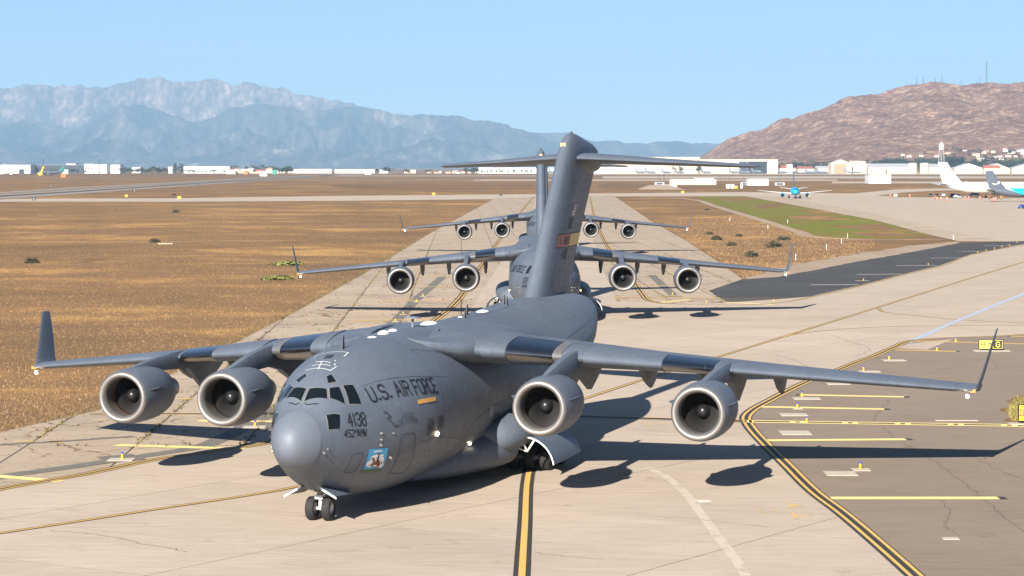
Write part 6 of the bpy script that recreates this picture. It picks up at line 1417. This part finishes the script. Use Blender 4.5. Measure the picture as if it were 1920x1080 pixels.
# tankers on the far ramp
tk=None
for k,(px,a,l) in enumerate(((1045,75,'two beyond the near tail fin, left one'),(1061,75,'two beyond the near tail fin, right one'),(1208,28,'left end of the hangar row'),(1228,32,'second from the left end, partly hidden'),(1256,26,'left of the small trees'),(1281,28,'beside a small dark tree'),(1332,30,'in the middle of the cream hangar'),(1383,26,'left edge of the dark open bay'),(1404,30,'in front of the dark open bay'),(1474,25,'by the red roofed buildings'),(1530,35,'left one of two beyond the grey fence'),(1549,30,'right one of two beyond the grey fence'),(1612,62,'in front of the long cream shed'))):
    Y=5380-(k%2)*40; X=w2(px,Y); lab='small grey tanker on the far ramp, '+l
    if tk is None: tk=jet(lab,(X,Y-18,-.05),R(a),41,2.2,39.9,'tanker','tanker','tanker','tanker',4,9.0,False,'tanker aircraft','grey tankers on the far ramp','tanker_aircraft',True,None,False)[0]
    else: c=copy_tree(tk); c.location=(X,Y-18,-.05); c.rotation_euler=(0,0,R(a)); c['label']=lab
Y=5300; b=MB(); b.box((0,0,1.6),(w2(1552,Y)-w2(1493,Y),1.2,3.2)); o=b.build('blast_fence',M['metal_dark']); o.location=(w2(1522,Y),Y,0); tag(o,'long low dark grey blast fence on the far ramp','fence')
c_=jet('grey high tailed transport parked inside the dark open bay',(w2(1424,5440),5420,-.05),R(20),50,3.2,46,'tanker','tanker','tanker','tanker',4,12,False,'aircraft',None,'parked_aircraft',True,None,False)
# far left apron
Y=4300
jet('parked white and orange airliner with one white engine facing the field',(w2(40,Y),Y-20,0),R(60),34,2.6,30,'jet_white','jet_metal','jet_white','jet_white',2,13,False,zc=5.0)
jet('dark tailed airliner with a green and yellow fin, far left apron',(w2(62,Y),Y+40,0),R(-70),50,3.0,44,'jet_dark','jet_metal','jet_green','jet_dark',2,9,False,zc=5.0)
jet('white airliner with a red nose at the left edge',(w2(8,Y),Y,0),R(80),34,2.0,30,'jet_white','jet_metal','jet_orange','jet_white',2,8,False)
t=empty('crane',(w2(91,Y),Y-60,0),0,'slanted yellow crane boom on the far left apron','crane'); S=Y/FOC
b=MB(); b.tube([(-2*S,0,1),(4.5*S,0,17*S)],[2.0,1.5],6); b.build('boom',M['sign_orange'],t); b=MB(); b.tube([(3.5*S,0,16*S),(3.2*S,0,30*S)],.6,6); b.build('mast',M['metal_dark'],t); b=MB(); b.box((-2*S,0,2),(8,5,4)); b.build('crane_base',M['sign_orange'],t)
b=MB()
for sx in (-2.5,2.5):
    for sy in (-2,2): b.lathe([(-.5,0),(-.5,1.1),(.5,1.1),(.5,0)],'y',(-2*S+sx,sy,1.0),10)
b.build('wheel',M['tyre'],t)
M['orange']=mat('orange_panel',(.80,.16,.03),.6); M['red_shirt']=mat('red_paint',(.55,.04,.03),.5); M['green_p']=mat('green_panel',(.02,.25,.18),.5)
def crate(name,label,cat,px,py,wd,ht,m):
    X,Yg=gp(px,py); t=empty(name,(X,Yg,0),0,label,cat); b=MB(); b.box((0,0,ht/2+.3),(wd,wd*.7,ht)); b.build('panel',M[m],t); b=MB()
    for sx in (-.4,.4): b.box((sx*wd,0,.15),(.3,wd*.6,.3))
    b.build('skid',M['metal_dark'],t)
crate('equipment_shelter','small orange equipment shelter on the left field edge','shelter',119.5,333,7,5.5,'orange'); crate('equipment_shelter','orange shelter before the far town houses','shelter',461.5,327,8,7,'orange'); crate('equipment_shelter','green shelter before the far town houses','shelter',515,327.5,8,9,'green_p'); crate('equipment_shelter','white shelter on legs behind the orange shelter','shelter',123,326.5,12,9,'wall_white')

# ---------------------------------------------------------------- vehicles, cones and crew on the right apron
M['car_black']=mat('black_car_paint',(.012,.012,.016),.25); M['car_blue']=mat('blue_truck_paint',(.02,.05,.22),.3); M['car_silver']=mat('silver_car_paint',(.45,.50,.55),.3,.3); M['cone']=mat('orange_cone',(.85,.12,.03),.5)
def car(label,px,py,rz,paint,kind='car',name='parked_car',cat='car',L_=4.7):
    X,Yg=gp(px,py); t=empty(name,(X,Yg,-.04),rz,label,cat,'vehicles parked by the white airliner'); h=1.5 if kind!='truck' else 2.1; wd=1.85; hl=L_/2
    P={'car':[(-hl,.35),(-hl,.85),(-hl+.9,.95),(-hl+1.5,1.45),(hl-1.2,1.48),(hl-.3,1.0),(hl,.9),(hl,.35)],'van':[(-hl,.35),(-hl,1.0),(-hl+.7,1.15),(-hl+1.2,1.8),(hl-.1,1.85),(hl,1.6),(hl,.35)],'truck':[(-hl,.45),(-hl,1.2),(-hl+1,1.3),(-hl+1.4,2.0),(-hl+2.8,2.0),(-hl+2.85,1.15),(hl,1.15),(hl,.45)]}[kind]
    b=MB(); b.loft([[(x,y_,z) for x,z in P] for y_ in (-wd/2,wd/2)]); b.build('body',M[paint],t,auto=30)
    b=MB(); 
    for sy in (-1,1): 
        x0,x1=(-hl+1.25,hl-1.3) if kind!='truck' else (-hl+1.3,-hl+2.6); zt=1.4 if kind=='car' else 1.72; b.add([(x0,sy*(wd/2+.01),.98 if kind!='truck' else 1.3),(x1,sy*(wd/2+.01),.98 if kind!='truck' else 1.3),(x1-.1,sy*(wd/2+.01),zt+ (.2 if kind=='truck' else 0)),(x0+.3,sy*(wd/2+.01),zt+(.2 if kind=='truck' else 0))],[(0,1,2,3)])
    b.build('side_window',M['glass'],t,recalc=False)
    for sx in (-hl+.85,hl-.9):
        for sy in (-1,1): b=MB(); b.lathe([(-.11,0),(-.11,.30),(-.06,.34),(.06,.34),(.11,.30),(.11,0)],'y',(sx,sy*(wd/2-.08),.34),14); b.build('wheel',M['tyre'],t,auto=40)
    b=MB(); 
    for sy in (-.6,.6): b.box((-hl-.01,sy,.72),(.05,.32,.14))
    b.build('headlight',M['white'],t)
    return t
car('black car parked leftmost in the row by the airliner',1744.5,368.8,R(80),'car_black'); car('black car second in the row by the airliner',1757,368.8,R(80),'car_black'); car('pale silver car third in the row by the airliner',1769.5,368.6,R(75),'car_silver'); car('blue truck with a yellow front tow bar in the row',1786.5,370.5,R(70),'car_blue','truck','parked_truck','truck',5.5); car('white pickup truck with open bed at the end of the row',1804.5,371.3,R(8),'jet_white','truck','parked_truck','truck',8.5); car('dark van half hidden beneath the white airliner tail',1826,367.3,R(10),'car_black','van','parked_van','van',5); car('white service cart with crew standing beside it',1679.5,369.4,R(80),'jet_white','car','service_cart','cart',3.2); car('blue tug vehicle at the right edge of the apron',1918,391,R(40),'car_blue','car','tug_vehicle','tug',4.0)
cb=MB(); cb.lathe([(0,.34),(.05,.34),(.05,.22),(.95,.05),(.97,.0)],'z',(0,0,0),12); cone_me=cb.mesh('traffic_cone',M['cone'],auto=40); cb=MB(); cb.lathe([(.5,.145),(.68,.112)],'z',(0,0,0),12); cone_b=cb.mesh('band',M['white'])
for k,(px,py,l) in enumerate(((1669.5,368.6,'near the white service cart'),(1706,369,'between cart and car row'),(1757,374.5,'in front of the second black car'),(1764.5,374.5,'in front of the silver car'),(1775.5,375.5,'fallen stack before the blue truck'),(1776.5,376.2,'second of the stack before the blue truck'),(1809.5,373.2,'left end of the white pickup'),(1816.5,373,'right end of the white pickup'),(1837.5,373,'below the white airliner tail'),(1863,376,'left of the slate tail'),(1867,375,'beside the crew near the slate tail'))):
    X,Yg=gp(px,py); t=empty('traffic_cone',(X,Yg,-.04),0,'orange traffic cone '+l,'traffic cone','orange cones on the right apron'); inst('cone',cone_me,t,(0,0,0),0,1.5); inst('band',cone_b,t,(0,0,0),0,1.5)
def person_mesh():
    J=[(0,0,.95),(0,0,1.2),(0,0,1.42),(0,0,1.52),(0,0,1.70),(.10,0,.90),(.12,-.02,.50),(.13,0,.06),(.14,-.14,.04),(-.10,0,.90),(-.13,.04,.50),(-.15,.06,.06),(-.16,-.08,.04),(.20,0,1.40),(.27,.02,1.12),(.27,-.10,.88),(-.20,0,1.40),(-.30,.0,1.12),(-.36,-.06,.88)]
    E=[(0,1),(1,2),(2,3),(3,4),(0,5),(5,6),(6,7),(7,8),(0,9),(9,10),(10,11),(11,12),(2,13),(13,14),(14,15),(2,16),(16,17),(17,18)]
    rad=[.14,.15,.15,.06,.105,.10,.075,.055,.045,.10,.075,.055,.045,.08,.055,.042,.08,.055,.042]
    me=bpy.data.meshes.new('person_base'); me.from_pydata(J,E,[]); o=bpy.data.objects.new('person_base',me); COL.objects.link(o); m=o.modifiers.new('s','SKIN'); 
    for i,r_ in enumerate(rad): me.skin_vertices[0].data[i].radius=(r_,r_*.85)
    me.skin_vertices[0].data[0].use_root=True; s=o.modifiers.new('d','SUBSURF'); s.levels=1
    dg=bpy.context.evaluated_depsgraph_get(); out=bpy.data.meshes.new_from_object(o.evaluated_get(dg)); bpy.data.objects.remove(o); return out
try: pme=person_mesh()
except Exception as ex:
    print('person',ex); pme=None
M['vest']=mat('yellow_vest',(.65,.70,.05),.7); M['vest_o']=mat('orange_vest',(.85,.20,.03),.7); M['trouser']=mat('dark_trousers',(.03,.035,.05),.8); M['face']=mat('skin_tone',(.42,.26,.18),.6)
def person(label,px,py,vest,rz=0.0):
    X,Yg=gp(px,py); me=pme.copy(); me.name='person'; me.materials.clear()
    for m in ('trouser',vest,'face'): me.materials.append(M[m])
    for p in me.polygons:
        z=p.center.z; p.material_index=0 if z<.92 else (1 if z<1.50 else 2); p.use_smooth=True
    t=empty('person',(X,Yg,-.04),rz,label,'person','ground crew on the right apron'); o=inst('body',me,t); b=MB(); b.lathe([(1.72,.118),(1.80,.10),(1.84,.0)],'z',(0,0,0),10); b.lathe([(1.715,.12),(1.72,.12)],'z',(0,-.06,0),10); b.build('hard_cap',M['white'] if vest=='vest' else M['trouser'],t)
if pme:
    for px,py,v,l in ((1517,373.2,'vest','person in a yellow vest standing beside the blue airliner'),(1682.5,370.6,'vest','person in a yellow vest behind the white cart'),(1679,370.2,'trouser','person in dark clothes leaning by the white cart'),(1753.5,374,'vest_o','person in an orange vest in front of the black cars'),(1774.5,374.5,'vest_o','person in an orange vest by the fallen cones'),(1831.5,373,'trouser','person in dark clothes below the white airliner'),(1853.5,373.5,'vest_o','left one of two orange vests near the slate tail'),(1856,373.8,'vest_o','right one of two orange vests near the slate tail'),(1876,375,'vest','person in a yellow vest among cones by the slate tail'),(1880,375.4,'vest_o','person in an orange vest rightmost by the slate tail')): person(l,px,py,v,rt.uniform(0,6))

# ---------------------------------------------------------------- the three transports
t1=make_transport('nearest grey four engined transport numbered 4138 with horse nose art','4138','452 AMW',True,(-9.14,97.467,0),R(-15.87))
t2=make_transport('second grey transport numbered 5139 waiting head on behind the nearest','5139','452 AMW',False,(3.10,220.04,0),R(-.14),R(-.2))
t3=make_transport('third grey transport, last of the three aircraft in line','','452 AMW',False,(5.80,397.6,0),R(-.34),R(-.25))
